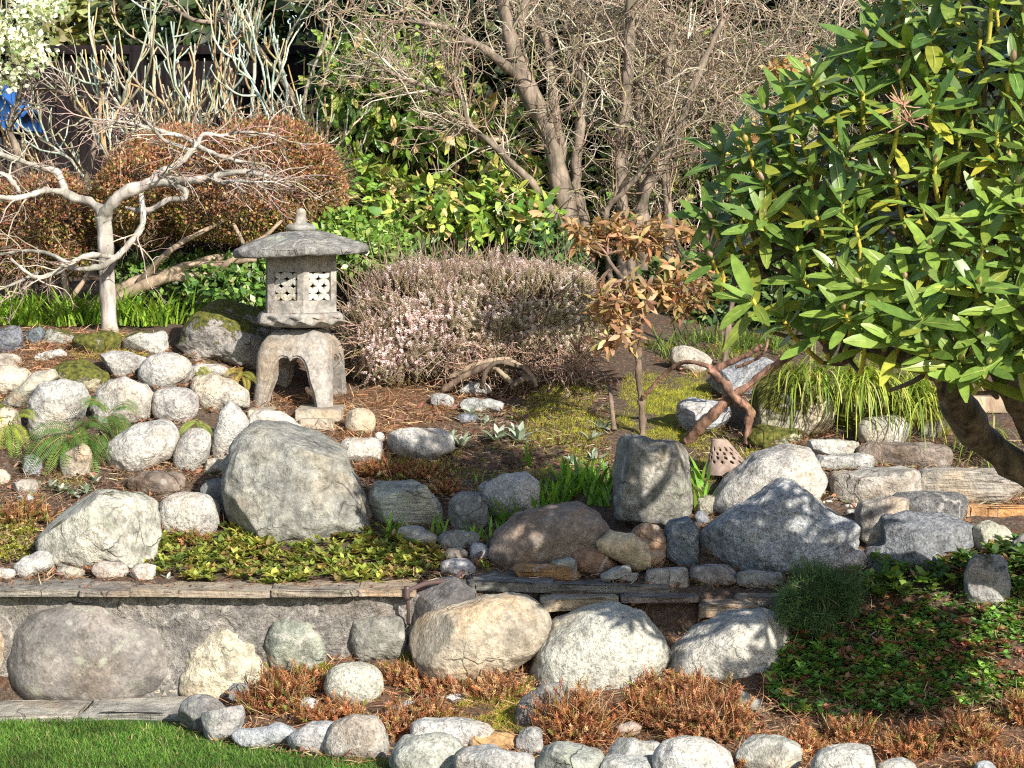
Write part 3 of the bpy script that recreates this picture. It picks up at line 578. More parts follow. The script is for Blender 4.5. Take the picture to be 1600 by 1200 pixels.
r('rock', 'light grey rough stone right of the greenish one', (943, 1153, 1040, 1225), 'weathered', (.39, .39, .37), facets=2, group=BG)
r('rock', 'low grey stone cut off at the bottom below the light rough stone', (930, 1180, 1024, 1250), 'granite', (.36, .37, .36), group=BG)
r('rock', 'big pale round edging stone at the bottom', (1018, 1150, 1148, 1255), 'granite', (.43, .44, .43), rough=.04, group=BG)
r('rock', 'cracked grey edging stone with a curled crease', (1148, 1150, 1252, 1225), 'weathered', (.38, .38, .34), facets=3, group=BG)
r('rock', 'smooth pale domed stone at the bottom in orange heather', (1266, 1163, 1375, 1250), 'granite', (.42, .42, .39), rough=.03, group=BG)
r('rock', 'low pale stone right of the smooth domed one', (1368, 1184, 1434, 1240), 'granite', (.38, .38, .37), group=BG)
r('cobble', 'small bluish stone at the lower right edge', (1520, 1188, 1556, 1225), 'granite', (.3, .32, .35), group=BG)
r('rock', 'flat grey stone half covered by orange heather and green rosettes', (1140, 1078, 1194, 1118), 'weathered', (.36, .35, .32), tilt=-.4, asp=.6)
r('cobble', 'flat pinkish chip between two orange heather tufts', (961, 1128, 1003, 1150), 'weathered', (.42, .36, .34), n=2.6)
r('cobble', 'small bluish chip in dry grass', (693, 1083, 732, 1100), 'weathered', (.42, .43, .45), n=2.6)
# ---- loose pebbles by the right hand wall
rng = np.random.RandomState(4)
for k in range(34):
    px = 1278 + rng.rand() * 130; py = 772 + rng.rand() * 28 - (px - 1278) * .03; s_ = rng.uniform(9, 20)
    if 1295 < px < 1430 and py < 778: py += 10
    r('pebble', 'small pale pebble in the gravel between the blue boulder and grey block', (px - s_ / 2, py - s_ * .62, px + s_ / 2, py), 'granite', tuple(A(*lg) * rng.uniform(.7, 1.25)), cat='pebble', group='pebbles by the right hand wall', Y=8.62 + (790 - py) * .004)
for px, py, s_ in ((1378, 778, 24), (1462, 773, 16), (1474, 776, 12), (1330, 806, 18)):
    r('pebble', 'small pale pebble in the gravel between the blue boulder and grey block', (px - s_ / 2, py - s_ * .6, px + s_ / 2, py), 'granite', wh, cat='pebble', group='pebbles by the right hand wall')

# ---------------------------------------------------------------- mortared retaining wall
def slab_geo(x0, x1, Y0, Y1, zt, th, seed, jag=.02, tilt=0.0, nx=26, ny=8):
    # an irregular flat stone: rows of a rounded box with noisy outline and layered edge
    rng = np.random.RandomState(seed)
    d, Fc = ico(6); q = np.sign(d) * np.abs(d) ** (2.0 / 16); q /= np.abs(q).max(0)
    W, D = x1 - x0, Y1 - Y0
    p = q * A(W / 2, D / 2, th / 2)
    nz = fbm(p * A(6, 6, 0) + seed, seed, 3)[:, None]
    p[:, :2] += np.sign(q[:, :2]) * jag * nz * (np.abs(q[:, :2]) > .8)
    p[:, 2] += .12 * th * fbm(p * A(5, 9, 0) + seed * 2, seed + 4, 3) + tilt * p[:, 0]
    p[:, :2] *= 1 + .015 * vnoise(p * A(2, 2, 160) + seed, seed)[:, None]
    return Geo().add(p + A((x0 + x1) / 2, (Y0 + Y1) / 2, zt - th / 2), Fc)
def wx(px, Y): return (px - 800) * Y / F
wall = thing('retaining_wall', 'low mortared stone retaining wall with slate coping above the lawn', 'wall', P(300, 1103, 7.98))
def mortar():
    nx, nz = 150, 30; x = np.linspace(wx(-420, 7.98), wx(655, 7.98), nx); z = np.linspace(-.05, .372, nz)
    X, Z = np.meshgrid(x, z); p = np.stack([X.ravel(), np.full(X.size, 7.965), Z.ravel()], 1)
    p[:, 1] += .02 * fbm(p * 4, 3, 3) + .009 * fbm(p * 40, 8, 2)
    b = p.copy(); b[:, 1] = 8.3
    n = nx * nz; a = np.arange(n).reshape(nz, nx)[:-1, :-1].ravel(); f1 = np.stack([a, a + 1, a + nx + 1, a + nx], 1)
    top = np.arange(nx - 1) + (nz - 1) * nx; f3 = np.stack([top, top + 1, top + 1 + n, top + n], 1)
    e = (np.arange(nz - 1) * nx) + nx - 1; f4 = np.stack([e, e + n, e + nx + n, e + nx], 1); e2 = np.arange(nz - 1) * nx; f5 = np.stack([e2, e2 + nx, e2 + nx + n, e2 + n], 1)
    return Geo().add(np.vstack([p, b]), np.vstack([f1, f3, f4, f5, (f1 + n)[:, ::-1]]))
mo = put('mortar', mortar(), M['mortar'], wall); mo.color = (.235, .22, .205, 0)
for lab, tint, kind, kw in (
    ('great dark purple grey boulder built into the wall', (.205, .19, .178), 'smooth', dict(dep=.7, n=2.9, rough=.025, fine=.006, poly=[(13, 1030), (24, 972), (60, 940), (120, 927), (165, 930), (192, 952), (240, 964), (272, 985), (280, 1050), (258, 1078), (205, 1107), (120, 1104), (42, 1092), (18, 1065)])),
    ('cream wall stone with a pointed top', (.55, .5, .38), 'weathered', dict(dep=.6, n=2.8, rough=.03, poly=[(281, 1060), (298, 1012), (330, 980), (358, 976), (395, 1000), (420, 1040), (412, 1075), (395, 1105), (330, 1108), (283, 1104)])),
    ('greenish grey rounded wall stone', (.26, .28, .235), 'weathered', dict(dep=.6, n=2.8, rough=.03, poly=[(414, 1005), (424, 976), (450, 963), (486, 968), (508, 998), (513, 1028), (495, 1048), (425, 1050)])),
    ('dark wall stone beside the end boulder', (.22, .215, .19), 'weathered', dict(dep=.6, n=3.4, rough=.03, poly=[(547, 1000), (552, 965), (590, 958), (630, 962), (638, 1000), (630, 1030), (560, 1032)])),
    ('wall stone at the left picture edge', (.33, .28, .22), 'weathered', dict(dep=.6, n=2.8, box=(-70, 955, 13, 1085))),
    ('small cream stone set in the mortar', (.45, .41, .33), 'weathered', dict(dep=.7, n=2.8, box=(288, 945, 313, 978))),
    ('pale stone low in the wall', (.42, .4, .33), 'weathered', dict(dep=.5, n=3, box=(232, 1070, 282, 1108)))):
    bx = kw.pop('box', None)
    o = rock('stone', lab, bx, kind, tint, facets=0, Y=8.07 if 'great' in lab else 8.0 if 'cream' in lab else 7.98, parent=wall, **kw); o['label'] = lab
for k, (a, b_, tint, zt, th) in enumerate(((-330, -91, (.24, .22, .2), .4, .024), (-92, 129, (.27, .25, .22), .4, .026), (128, 206, (.3, .26, .22), .399, .022), (204, 279, (.32, .265, .2), .4, .026), (276, 424, (.36, .3, .235), .4, .027), (421, 562, (.32, .275, .22), .401, .025), (558, 650, (.34, .27, .2), .4, .026))):
    o = put('coping_stone', slab_geo(wx(a, 7.93), wx(b_, 7.93), 7.90 + .012 * math.sin(k * 2.3), 8.22, zt, th, 30 + k, .007), M['slate'], wall); o.color = (*tint, .1)
# slate ledge, single slabs
for lab, a, b_, Y0, Y1, zt, th, tint, tl in (
    ('dark ragged slate slab at the left end of the ledge', 728, 862, 7.98, 8.3, .415, .035, (.17, .165, .155), -.02),
    ('dark grey slate slab running along the ledge', 835, 1046, 8.02, 8.27, .398, .03, (.2, .195, .185), 0),
    ('thin tan edged slate slab jutting out above the boulders', 846, 972, 7.9, 8.1, .372, .042, (.4, .33, .24), .01),
    ('dark slate slab over the blue triangular block', 975, 1096, 7.93, 8.15, .372, .022, (.24, .2, .18), 0),
    ('tan slate slab above the right big boulder', 1092, 1186, 7.88, 8.1, .352, .045, (.42, .3, .2), -.01),
    ('brown slate slab beside the dwarf conifer', 1150, 1226, 7.97, 8.16, .372, .04, (.3, .25, .2), 0),
    ('orange brown sandstone slab at the right edge', 1497, 1680, 8.45, 8.75, .612, .062, (.5, .28, .13), 0),
    ('flat grey paving stone at the left foot of the wall', -80, 120, 7.66, 7.93, .022, .05, (.36, .34, .3), 0),
    ('flat grey paving stone at the right foot of the wall', 124, 288, 7.7, 7.94, .024, .05, (.34, .33, .3), 0)):
    Ym = Y0
    g = slab_geo(wx(a, Ym), wx(b_, Ym), Y0, Y1, zt, th, int(a * 7 + 900) % 977, .02, tl)
    o = put('slate_slab' if 'slate' in lab else 'stone_slab', g, M['slate'] if 'orange' not in lab else M['river'], None, (wx((a + b_) / 2, Ym), (Y0 + Y1) / 2, zt - th)); tag(o, lab, 'stone slab'); o.color = (*tint, .12)
# ---------------------------------------------------------------- stone lantern
LY = 9.85
def lantern():
    base = P(470, 640, LY); k = LY / F
    root = thing('stone_lantern', 'weathered grey japanese snow viewing stone lantern on arched legs', 'lantern', base)
    con = (.30, .28, .255)
    M_ = M['concrete']
    # --- arched base: a domed block with two crossing ogee vaults cut through it
    sec = [(0, .184), (.03, .182), (.10, .174), (.17, .168), (.21, .167), (.25, .162), (.285, .15), (.315, .128), (.335, .105), (.347, .085), (.352, .04)]
    zs = np.array([s[0] for s in sec]); hw = np.array([s[1] for s in sec])
    zf = np.concatenate([np.linspace(0, .25, 24), np.linspace(.258, .352, 16)]); hf = np.interp(zf, zs, hw)
    th = np.linspace(0, 2 * math.pi, 97)[:-1]
    e = 2 / 5.0
    ux = np.sign(np.cos(th)) * np.abs(np.cos(th)) ** e; uy = np.sign(np.sin(th)) * np.abs(np.sin(th)) ** e
    V = np.array([[x * h, y * h, z] for z, h in zip(zf, hf) for x, y in zip(ux, uy)])
    n = len(th); nz = len(zf)
    bm = bmesh.new(); vs = [bm.verts.new(v) for v in V]
    for i in range(nz - 1):
        for j in range(n): bm.faces.new([vs[i * n + j], vs[i * n + (j + 1) % n], vs[(i + 1) * n + (j + 1) % n], vs[(i + 1) * n + j]])
    bm.faces.new(vs[:n][::-1]); bm.faces.new(vs[-n:])
    me = bpy.data.meshes.new('base'); bm.to_mesh(me); bm.free()
    ob = bpy.data.objects.new('base', me); C.objects.link(ob)
    half = [(.114, -.02), (.107, .03), (.097, .08), (.08, .13), (.074, .165), (.068, .19), (.058, .213), (.044, .228), (.028, .233), (.01, .228), (0, .217)]
    prof = half + [(-x, z) for x, z in half[-2::-1]]
    def prism(axis, sc, d0, d1):
        b = bmesh.new(); A0, B0 = [], []
        for x, z in prof:
            z2 = z if z < 0 else z + (sc - 1) * .075
            for lst, d in ((A0, d0), (B0, d1)):
                lst.append(b.verts.new((x * sc, d, z2) if axis == 'y' else (d, x * sc, z2)))
        m = len(prof)
        for i in range(m): b.faces.new([A0[i], A0[(i + 1) % m], B0[(i + 1) % m], B0[i]])
        b.faces.new(A0[::-1]); b.faces.new(B0); bmesh.ops.recalc_face_normals(b, faces=b.faces)
        mm = bpy.data.meshes.new('cut'); b.to_mesh(mm); b.free(); o = bpy.data.objects.new('cut', mm); C.objects.link(o); return o
    cuts = [prism('y', 1, -.4, .4), prism('x', 1, -.4, .4)]
    for s in (-1, 1):                      # the shallow rebate round each arch
        cuts += [prism('y', 1.13, *sorted((s * .157, s * .4))), prism('x', 1.13, *sorted((s * .157, s * .4)))]
    for c in cuts:
        md = ob.modifiers.new('cut', 'BOOLEAN'); md.object = c; md.operation = 'DIFFERENCE'; md.solver = 'EXACT'
    bv = ob.modifiers.new('bevel', 'BEVEL'); bv.width = .004; bv.segments = 2; bv.limit_method = 'ANGLE'; bv.angle_limit = .6
    dg = bpy.context.evaluated_depsgraph_get(); me2 = bpy.data.meshes.new_from_object(ob.evaluated_get(dg))
    bpy.data.objects.remove(ob)
    for c in cuts: bpy.data.objects.remove(c)
    me2.materials.clear(); me2.materials.append(M_)
    for p_ in me2.polygons: p_.use_smooth = False
    b_ = bpy.data.objects.new('base', me2); C.objects.link(b_); b_.parent = root; b_.rotation_euler.z = math.radians(-11); b_.color = (*con, .16)
    rot = math.radians(9)
    def hexr(R, a0=0.0): return [A(R * math.sin(a0 + rot + i * math.pi / 3 + math.pi), -R * math.cos(a0 + rot + i * math.pi / 3 + math.pi)) for i in range(6)]
    def hexring(R, z, seg=10, rnd=.12, wave=None):
        c = hexr(R); pts = []
        for i in range(6):
            a, b = c[i], c[(i + 1) % 6]
            for s in range(seg):
                t = s / seg; p = lerp(a, b, t)
                r = np.linalg.norm(p); tgt = R * .93; p = p * (1 + rnd * (tgt / r - 1))
                up = wave(t) if wave else 0
                pts.append((p[0], p[1], z + up))
        return np.array(pts)
    def loft(rings, off):
        m = len(rings[0]); V = np.vstack(rings); f = []
        for i in range(len(rings) - 1):
            j = np.arange(m); f.append(np.stack([i * m + j, i * m + (j + 1) % m, (i + 1) * m + (j + 1) % m, (i + 1) * m + j], 1))
        g = Geo().add(V + off, np.vstack(f))
        cV = np.array([rings[0].mean(0), rings[-1].mean(0)]) + off; g.v.append(cV); g.c.append(np.ones((2, 3)))
        nV = len(V); j = np.arange(m)
        g.f[3].append(np.stack([np.full(m, nV), (j + 1) % m, j], 1)); L = (len(rings) - 1) * m
        g.f[3].append(np.stack([np.full(m, nV + 1), L + j, L + (j + 1) % m], 1)); g.n += 2
        return g
    bz = np.array(base)
    def rough(g, a, s):
        for i, v in enumerate(g.v): g.v[i] = v + a * np.stack([fbm(v * s, 3), fbm(v * s + 9, 4), fbm(v * s + 5, 5)], 1)
        return g
    # --- platform with carved cloud edge
    z0 = .353
    cl = lambda t: .007 * math.cos(t * math.pi * 4)
    def carve(R, z, ph): 
        ring = hexring(R, z, 24, .2)
        ang = np.arange(len(ring)) / 24 * 2 * math.pi * 2
        f = 1 + .03 * np.sin(ang + ph) ; ring[:, :2] *= f[:, None]; ring[:, 2] += .007 * np.cos(ang + ph * 1.3); return ring
    g = loft([hexring(.10, z0, 24), hexring(.135, z0 + .004, 24), carve(.178, z0 + .014, 0), carve(.2, z0 + .022, .8), carve(.206, z0 + .031, 1.7), carve(.2, z0 + .04, 2.7), carve(.206, z0 + .047, 3.5), hexring(.2, z0 + .056, 24), hexring(.19, z0 + .064, 24), hexring(.1, z0 + .066, 24)], bz)
    pf = put('platform', rough(g, .0015, 40), M_, root); pf.color = (*con, 0)
    # --- fire box: six panels, each with a recessed window of pierced petals
    zb, zt, R = z0 + .066, z0 + .066 + .245, .168
    c = hexr(R); ci = hexr(R - .03)
    body = Geo(); wins = []
    for i in range(6):
        a, b = c[i], c[(i + 1) % 6]; ux_ = nrm(b - a); w_ = np.linalg.norm(b - a); out = A(ux_[1], -ux_[0])
        if out @ (a + b) < 0: out = -out
        def pt(u, z, d): q = a + ux_ * u - out * d; return A(q[0], q[1], z) + bz
        u0, u1, w0, w1 = .028, w_ - .028, zb + .052, zt - .072
        U = [0, u0, u1, w_]; Z = [zb, w0, w1, zt]
        if i % 2 in (0, 1):
            for ii in range(3):
                for jj in range(3):
                    if ii == 1 and jj == 1: continue
                    q = [pt(U[ii], Z[jj], 0), pt(U[ii + 1], Z[jj], 0), pt(U[ii + 1], Z[jj + 1], 0), pt(U[ii], Z[jj + 1], 0)]
                    body.add(q, [[0, 1, 2, 3]])
            rim = [(u0, w0), (u1, w0), (u1, w1), (u0, w1)]
            for s in range(4):
                (ua, za), (ub, zb_) = rim[s], rim[(s + 1) % 4]
                body.add([pt(ua, za, 0), pt(ub, zb_, 0), pt(ub, zb_, .03), pt(ua, za, .03)], [[0, 1, 2, 3]])
            lat = Geo(); cu, cw = 2, 2
            for x in range(cu):
                for y in range(cw):
                    x0, x1 = lerp(u0, u1, x / cu), lerp(u0, u1, (x + 1) / cu); y0, y1 = lerp(w0, w1, y / cw), lerp(w0, w1, (y + 1) / cw)
                    cx, cy = (x0 + x1) / 2, (y0 + y1) / 2
                    for (ex, ey) in ((x0, y0), (x1, y0), (x1, y1), (x0, y1)):
                        t = np.linspace(0, 1, 9); dx, dy = ex - cx, ey - cy; L = math.hypot(dx, dy); nx_, ny_ = -dy / L, dx / L
                        hwd = .27 * L * np.sin(math.pi * t) ** 1.1 + .0012
                        fr = [pt(cx + dx * tt + nx_ * h * s_, cy + dy * tt + ny_ * h * s_, .011) for s_ in (-1, 1) for tt, h in zip(t, hwd)]
                        bk = [pt(cx + dx * tt + nx_ * h * s_, cy + dy * tt + ny_ * h * s_, .024) for s_ in (-1, 1) for tt, h in zip(t, hwd)]
                        ff = [[j, j + 1, j + 10, j + 9] for j in range(8)] + [[j, j + 1, j + 19, j + 18] for j in range(8)] + [[j + 9, j + 10, j + 28, j + 27] for j in range(8)]
                        lat.add(fr + bk, ff)
            wins.append(lat)
    for z, zz in ((zb + .001, 0), (zt, 1)):
        ring = [A(q[0], q[1], z) + bz for q in c]; body.add(ring + [A(0, 0, z) + bz], [[6, j, (j + 1) % 6] for j in range(6)])
    fb = put('fire_box', body, M_, root, smooth=False); fb.color = (*con, 0)
    core = loft([hexring(R - .055, zb + .01, 4, 0), hexring(R - .055, zt - .01, 4, 0)], bz)  # solid dark core, painting the shade inside the fire box
    mD, nt, b2, N = newmat('painted_shade'); b2.inputs['Base Color'].default_value = (.03, .027, .025, 1); b2.inputs['Roughness'].default_value = 1
    put('shade_core', core, mD, fb)
    for l in wins:
        o = put('window_lattice', l, M_, fb, smooth=False); o.color = (.5, .48, .43, 0)
    # --- roof
    zr = zt
    def rr(R, z, lift=0.0): return hexring(R, z, 12, .35, (lambda t: lift * (2 * abs(t - .5)) ** 3) if lift else None)
    g = loft([rr(.1, zr), rr(.16, zr + .001), rr(.24, zr - .003, .004), rr(.315, zr - .006, .008), rr(.323, zr + .002, .01), rr(.323, zr + .02, .01), rr(.316, zr + .028, .01), rr(.27, zr + .046, .004), rr(.21, zr + .067, .001), rr(.15, zr + .085), rr(.1, zr + .096), rr(.07, zr + .1), rr(.055, zr + .101)], bz)
    for i_ in range(len(g.v)): g.v[i_][:, 2] += .035 * (g.v[i_][:, 0] - bz[0])
    rf = put('roof', rough(g, .003, 22), M['weathered'], root); rf.color = (.25, .245, .23, .1)
    zf_ = zr + .096
    def ci_(R, z): t = np.arange(28) * 2 * math.pi / 28; return np.stack([R * np.cos(t), R * np.sin(t), np.full(28, z)], 1)
    g = loft([ci_(.045, zf_ - .006), ci_(.05, zf_ + .002), ci_(.062, zf_ + .006), ci_(.066, zf_ + .016), ci_(.064, zf_ + .026), ci_(.05, zf_ + .034), ci_(.03, zf_ + .037), ci_(.0255, zf_ + .045), ci_(.024, zf_ + .065), ci_(.021, zf_ + .085), ci_(.016, zf_ + .097), ci_(.004, zf_ + .101)], bz)
    fn = put('finial', rough(g, .002, 40), M_, rf); fn.color = (.27, .265, .25, .1)
lantern()
# pavers under the lantern legs
for (x0, y0, x1, y1, Yp, lab) in ((387, 641, 424, 656, 9.56, 'short concrete paver under the left lantern leg'), (461, 640, 533, 655, 9.55, 'concrete paver under the right lantern leg'), (468, 655, 521, 670, 9.5, 'lower concrete paver beneath the right lantern paver')):
    bm = bmesh.new(); a, b = P(x0, y1, Yp), P(x1, y0, Yp); 
    bmesh.ops.create_cube(bm, size=1); dpt = .26; a[2] -= .012
    for v in bm.verts: v.co = Vector((v.co.x * (b[0] - a[0]), v.co.y * dpt, (v.co.z + .5) * (b[2] - a[2])))
    bmesh.ops.bevel(bm, geom=list(bm.edges), offset=.004, segments=2, affect='EDGES')
    me = bpy.data.meshes.new('paver'); bm.to_mesh(me); bm.free(); me.materials.append(M['concrete'])
    o = bpy.data.objects.new('paver', me); C.objects.link(o); o.location = ((a[0] + b[0]) / 2, Yp + dpt / 2, a[2]); o.color = (.36, .32, .26, 0); tag(o, lab, 'paver')
# ---------------------------------------------------------------- plant materials
M['gloss'] = leafmat('glossy_leaf', rough=.36, trans=.17, spec=.5, coat=0.0)
M['leaf'] = leafmat('leaf', rough=.5, trans=.3, spec=.4)
M['dry'] = leafmat('dry_leaf', rough=.8, trans=.25, spec=.15)
M['grassm'] = leafmat('grass_blade', rough=.5, trans=.35, spec=.3)
M['petal'] = leafmat('petal', rough=.7, trans=.35, spec=.2)
M['silver'] = leafmat('silver_leaf', rough=.85, trans=.15, spec=.15)
M['twig'] = barkmat('twig_bark', (.6, .6, .6), (1.15, 1.15, 1.15), 40, .4, attr=True)
M['maple_bark'] = barkmat('pale_maple_bark', (.17, .145, .125), (.54, .49, .44), 19, 1.0, moss=.15)
M['brown_bark'] = barkmat('brown_bark', (.07, .045, .035), (.24, .17, .12), 26, .9)
M['grey_bark'] = barkmat('grey_brown_bark', (.06, .045, .035), (.27, .21, .16), 30, .9, moss=.2)
M['tan_bark'] = barkmat('tan_bark', (.22, .15, .10), (.46, .35, .25), 22, .7)
M['red_bark'] = barkmat('peeling_red_bark', (.06, .022, .017), (.40, .22, .15), 30, 1.0, stretch=(1, .5, .5))
M['dark_bark'] = barkmat('dark_bark', (.035, .028, .022), (.26, .2, .14), 30, 1.0, moss=.2)

def ellipsoid_pts(rng, N, c, r, shell=.6):
    d = rdir(rng, N); f = shell + (1 - shell) * rng.rand(N, 1) ** .5
    return A(*c) + d * f * A(*r), d
def pxr(px, Y): return px * Y / F
def ell(px, py, Y, rx, rz, ry): return P(px, py, Y), A(pxr(rx, Y), ry, pxr(rz, Y))
def blob(rng, N, ells, shell=.72, front=None):
    vol = np.array([np.prod(e[1]) ** .67 for e in ells]); k = rng.choice(len(ells), N, p=vol / vol.sum())
    c = np.array([e[0] for e in ells])[k]; r = np.array([e[1] for e in ells])[k]
    d = rdir(rng, N); f = shell + (1 - shell) * rng.rand(N, 1)
    p = c + d * r * f; n = nrm(d / r)
    inside = np.zeros(N, bool)
    for i, e in enumerate(ells):
        q = ((p - e[0]) / e[1]); inside |= ((q ** 2).sum(1) < shell ** 2 * .8) & (k != i)
    return p[~inside], n[~inside]
def ground_at(p):                     # ground height under x, y (by marching the photo rows)
    out = np.zeros(len(p))
    py = np.linspace(1290, 402, 450)
    for i, q in enumerate(p):
        px = 800 + q[0] * F / q[1]; Yr = GY(np.full(450, px), py); j = min(np.searchsorted(Yr, q[1]), 449)
        out[i] = ZC - (py[j] - HOR) * q[1] / F
    return out

# ---------------------------------------------------------------- big rhododendron on the right
def rhododendron():
    rng = np.random.RandomState(21)
    base = G1(1770, 960)
    root = thing('rhododendron', 'big glossy green rhododendron with yellow stems and fat buds at the right', 'shrub', base)
    outline = A(1412, -30, 1362, 60, 1272, 128, 1205, 180, 1150, 245, 1122, 305, 1112, 360, 1118, 415, 1145, 455, 1190, 490, 1235, 520, 1310, 532, 1390, 535, 1480, 560, 1560, 575, 1700, 600, 2060, 560, 2150, 100, 2000, -330, 1500, -260).reshape(-1, 2)
    def inside(p):
        x, y = p[:, 0], p[:, 1]; r = np.zeros(len(p), bool); j = len(outline) - 1
        for i in range(len(outline)):
            xi, yi = outline[i]; xj, yj = outline[j]
            r ^= ((yi > y) != (yj > y)) & (x < (xj - xi) * (y - yi) / (yj - yi + 1e-9) + xi); j = i
        return r
    def depth(px, py, u):              # u=0 front face of the crown, 1 deep inside
        ex = np.clip((px - 1070) / 520, 0, 1.3); return 6.85 - .5 * ex ** .75 + .6 * u + .0003 * (300 - py)
    def sample(n, x0, x1, y0, y1, dmin):
        out = []
        while len(out) < n:
            c = np.stack([rng.uniform(x0, x1, 400), rng.uniform(y0, y1, 400)], 1); c = c[inside(c)]
            for q in c:
                if all((q[0] - o[0]) ** 2 + (q[1] - o[1]) ** 2 > dmin ** 2 for o in out[-220:]): out.append(q)
                if len(out) >= n: break
            dmin *= .93
        return np.array(out)
    fr = sample(100, 1040, 1660, -30, 600, 78); mid = sample(52, 1150, 1690, -30, 560, 64); dp = sample(48, 1190, 1700, -30, 520, 66)
    fr = np.vstack([fr, np.array([(1128, 240), (1112, 330), (1112, 405), (1195, 176), (1268, 122), (1355, 62)])])
    of = np.vstack([sample(46, 1760, 2050, 230, 600, 60), np.stack([rng.uniform(1860, 2120, 34), rng.uniform(590, 760, 34)], 1)])  # unseen whorls past the right edge, added for the shade they cast
    pts = np.vstack([fr, mid, dp, of])
    u = np.concatenate([rng.uniform(0, .18, len(fr)), rng.uniform(.2, .45, len(mid)), rng.uniform(.5, .8, len(dp)), rng.uniform(-.3, .6, len(of))])
    Yd = depth(pts[:, 0], pts[:, 1], u)
    W = np.stack([(pts[:, 0] - 800) * Yd / F, Yd, ZC - (pts[:, 1] - HOR) * Yd / F], 1)
    hub = P(1560, 480, 6.9)
    # crown thinned to light the stones: some whorls shading them are dropped
    def lands(z): t = (W[:, 2] - z) / to_sun.z; X = W[:, 0] - to_sun.x * t; Yl = W[:, 1] - to_sun.y * t; return 800 + X * F / Yl, Yl
    nf = np.arange(len(W)) >= len(fr); kill = np.zeros(len(W), bool)
    for z, xa, xb, ya, yb, pf_, pb in ((.28, 1010, 1240, 7.45, 8.15, .1, .5), (.5, 640, 1080, 8.05, 9.0, .16, .55)):
        a_, b_ = lands(z); hit = (a_ > xa) & (a_ < xb) & (b_ > ya) & (b_ < yb); kill |= hit & (rng.rand(len(W)) < np.where(nf, pb, pf_))
    W = W[~kill]; fr = fr[:int((~kill[:len(fr)]).sum())]
    out = nrm(W - hub)
    ax = nrm(out * .4 + A(.02, -.5, .72) + rng.normal(0, .16, (len(W), 3)))
    NL = 11; N = len(W)
    kk = np.arange(NL); az = kk * 2.399 + rng.uniform(0, 6.28, (N, 1)) + rng.normal(0, .15, (N, NL))
    el = np.radians(np.interp(kk, [0, 3, 6, 9, 12], [26, 48, 66, 80, 98])) + rng.normal(0, .13, (N, NL))
    e1 = nrm(np.cross(ax, A(.3, .2, 1))); e2 = np.cross(ax, e1)
    rad = e1[:, None] * np.cos(az)[..., None] + e2[:, None] * np.sin(az)[..., None]
    yd = ax[:, None] * np.cos(el)[..., None] + rad * np.sin(el)[..., None] + A(0, 0, -.06)
    up = ax[:, None] * np.sin(el)[..., None] - rad * np.cos(el)[..., None]
    pos = W[:, None] - ax[:, None] * (np.interp(kk, [0, 6, 12], [0, .026, .11]))[None, :, None]
    L = np.interp(kk, [0, 3, 12], [.098, .135, .14]) * rng.uniform(.78, 1.15, (N, NL)) * rng.uniform(.85, 1.15, (N, 1))
    keep = (rng.rand(N, NL) < np.interp(kk, [0, 7, 11], [.95, .85, .35])).ravel()
    g1, g2, y1 = A(.062, .138, .036), A(.215, .32, .055), A(.52, .47, .06)
    t = np.clip((kk - 5) / 5, 0, 1)[None, :] * rng.rand(N, NL) ** 1.6 * 1.0
    col = lerp(lerp(g1, g2, (.65 * rng.rand(N, 1) ** 1.3 + .35 * rng.rand(N, NL))[..., None]), y1, t[..., None]) * np.exp(rng.normal(0, .14, (N, NL, 1)))
    T = leaf(6, .125, .12, .12, .58)
    f = lambda a: a.reshape(-1, a.shape[-1])[keep]
    g = scatter(T, f(pos), f(yd), f(up), np.stack([L.ravel()[keep] * rng.uniform(.85, 1.2, keep.sum()), L.ravel()[keep], L.ravel()[keep] * rng.uniform(-.2, 2.2, keep.sum())], 1), f(col))
    # pale midribs belong to the leaves: thin raised strips
    mv = np.array([(-.012, 0, .0), (.012, 0, 0), (.004, .9, -.085), (-.004, .9, -.085)]) + A(0, 0, .012)
    g.merge(scatter((mv, np.array([[0, 1, 2, 3]])), f(pos), f(yd), f(up), L.ravel()[keep], A(.36, .42, .12)))
    put('crown', g, M['gloss'], root)
    # yellow green new stems under every whorl, then brown wood back to the limbs
    Ls = rng.uniform(.1, .2, (N, 1)); tip = W; mid_ = W - ax * Ls * .5 + rng.normal(0, .006, (N, 3)); end = W - ax * Ls + rng.normal(0, .02, (N, 3)) + A(0, .03, 0)
    Q = np.stack([smooth_line([a, b, c], 6) for a, b, c in zip(tip, mid_, end)])
    sc = pick(rng, N, [(.62, .52, .08), (.66, .48, .07), (.5, .46, .1)], [2, 1, 1], .12)
    wood = tubes(Q, np.linspace(.0055, .0075, 6)[None], 6, sc)
    hubs = np.array([P(1330, 500, 6.85), P(1480, 540, 6.85), P(1600, 500, 6.7), P(1750, 560, 6.7), P(1420, 430, 6.9), P(1600, 330, 6.8), P(1750, 330, 6.7), P(1480, 300, 6.9), P(1250, 380, 6.95), P(1900, 420, 6.5)])
    Qs = []
    for e_ in end:
        h = hubs[np.argmin(((hubs - e_) ** 2).sum(1))]; m_ = lerp(e_, h, .5) + rng.normal(0, .05, 3) - A(0, 0, .05); Qs.append(smooth_line([e_, m_, h], 9))
    wood.merge(tubes(np.array(Qs), np.linspace(.0058, .011, 9)[None], 6, A(.2, .14, .1)))
    put('branchwork', wood, M['twig'], root)
    trunk = limb([base - A(0, 0, .1), P(1652, 778, 7.55), P(1580, 724, 7.45), P(1527, 676, 7.35), P(1492, 622, 7.2), P(1474, 572, 7.05), P(1440, 520, 6.9), P(1420, 430, 6.9), P(1480, 300, 6.9)], 0, 0, 40, 12, lump=.25, rad=[.056, .054, .055, .053, .05, .044, .038, .03, .018])
    put('trunk', trunk, M['dark_bark'], root)
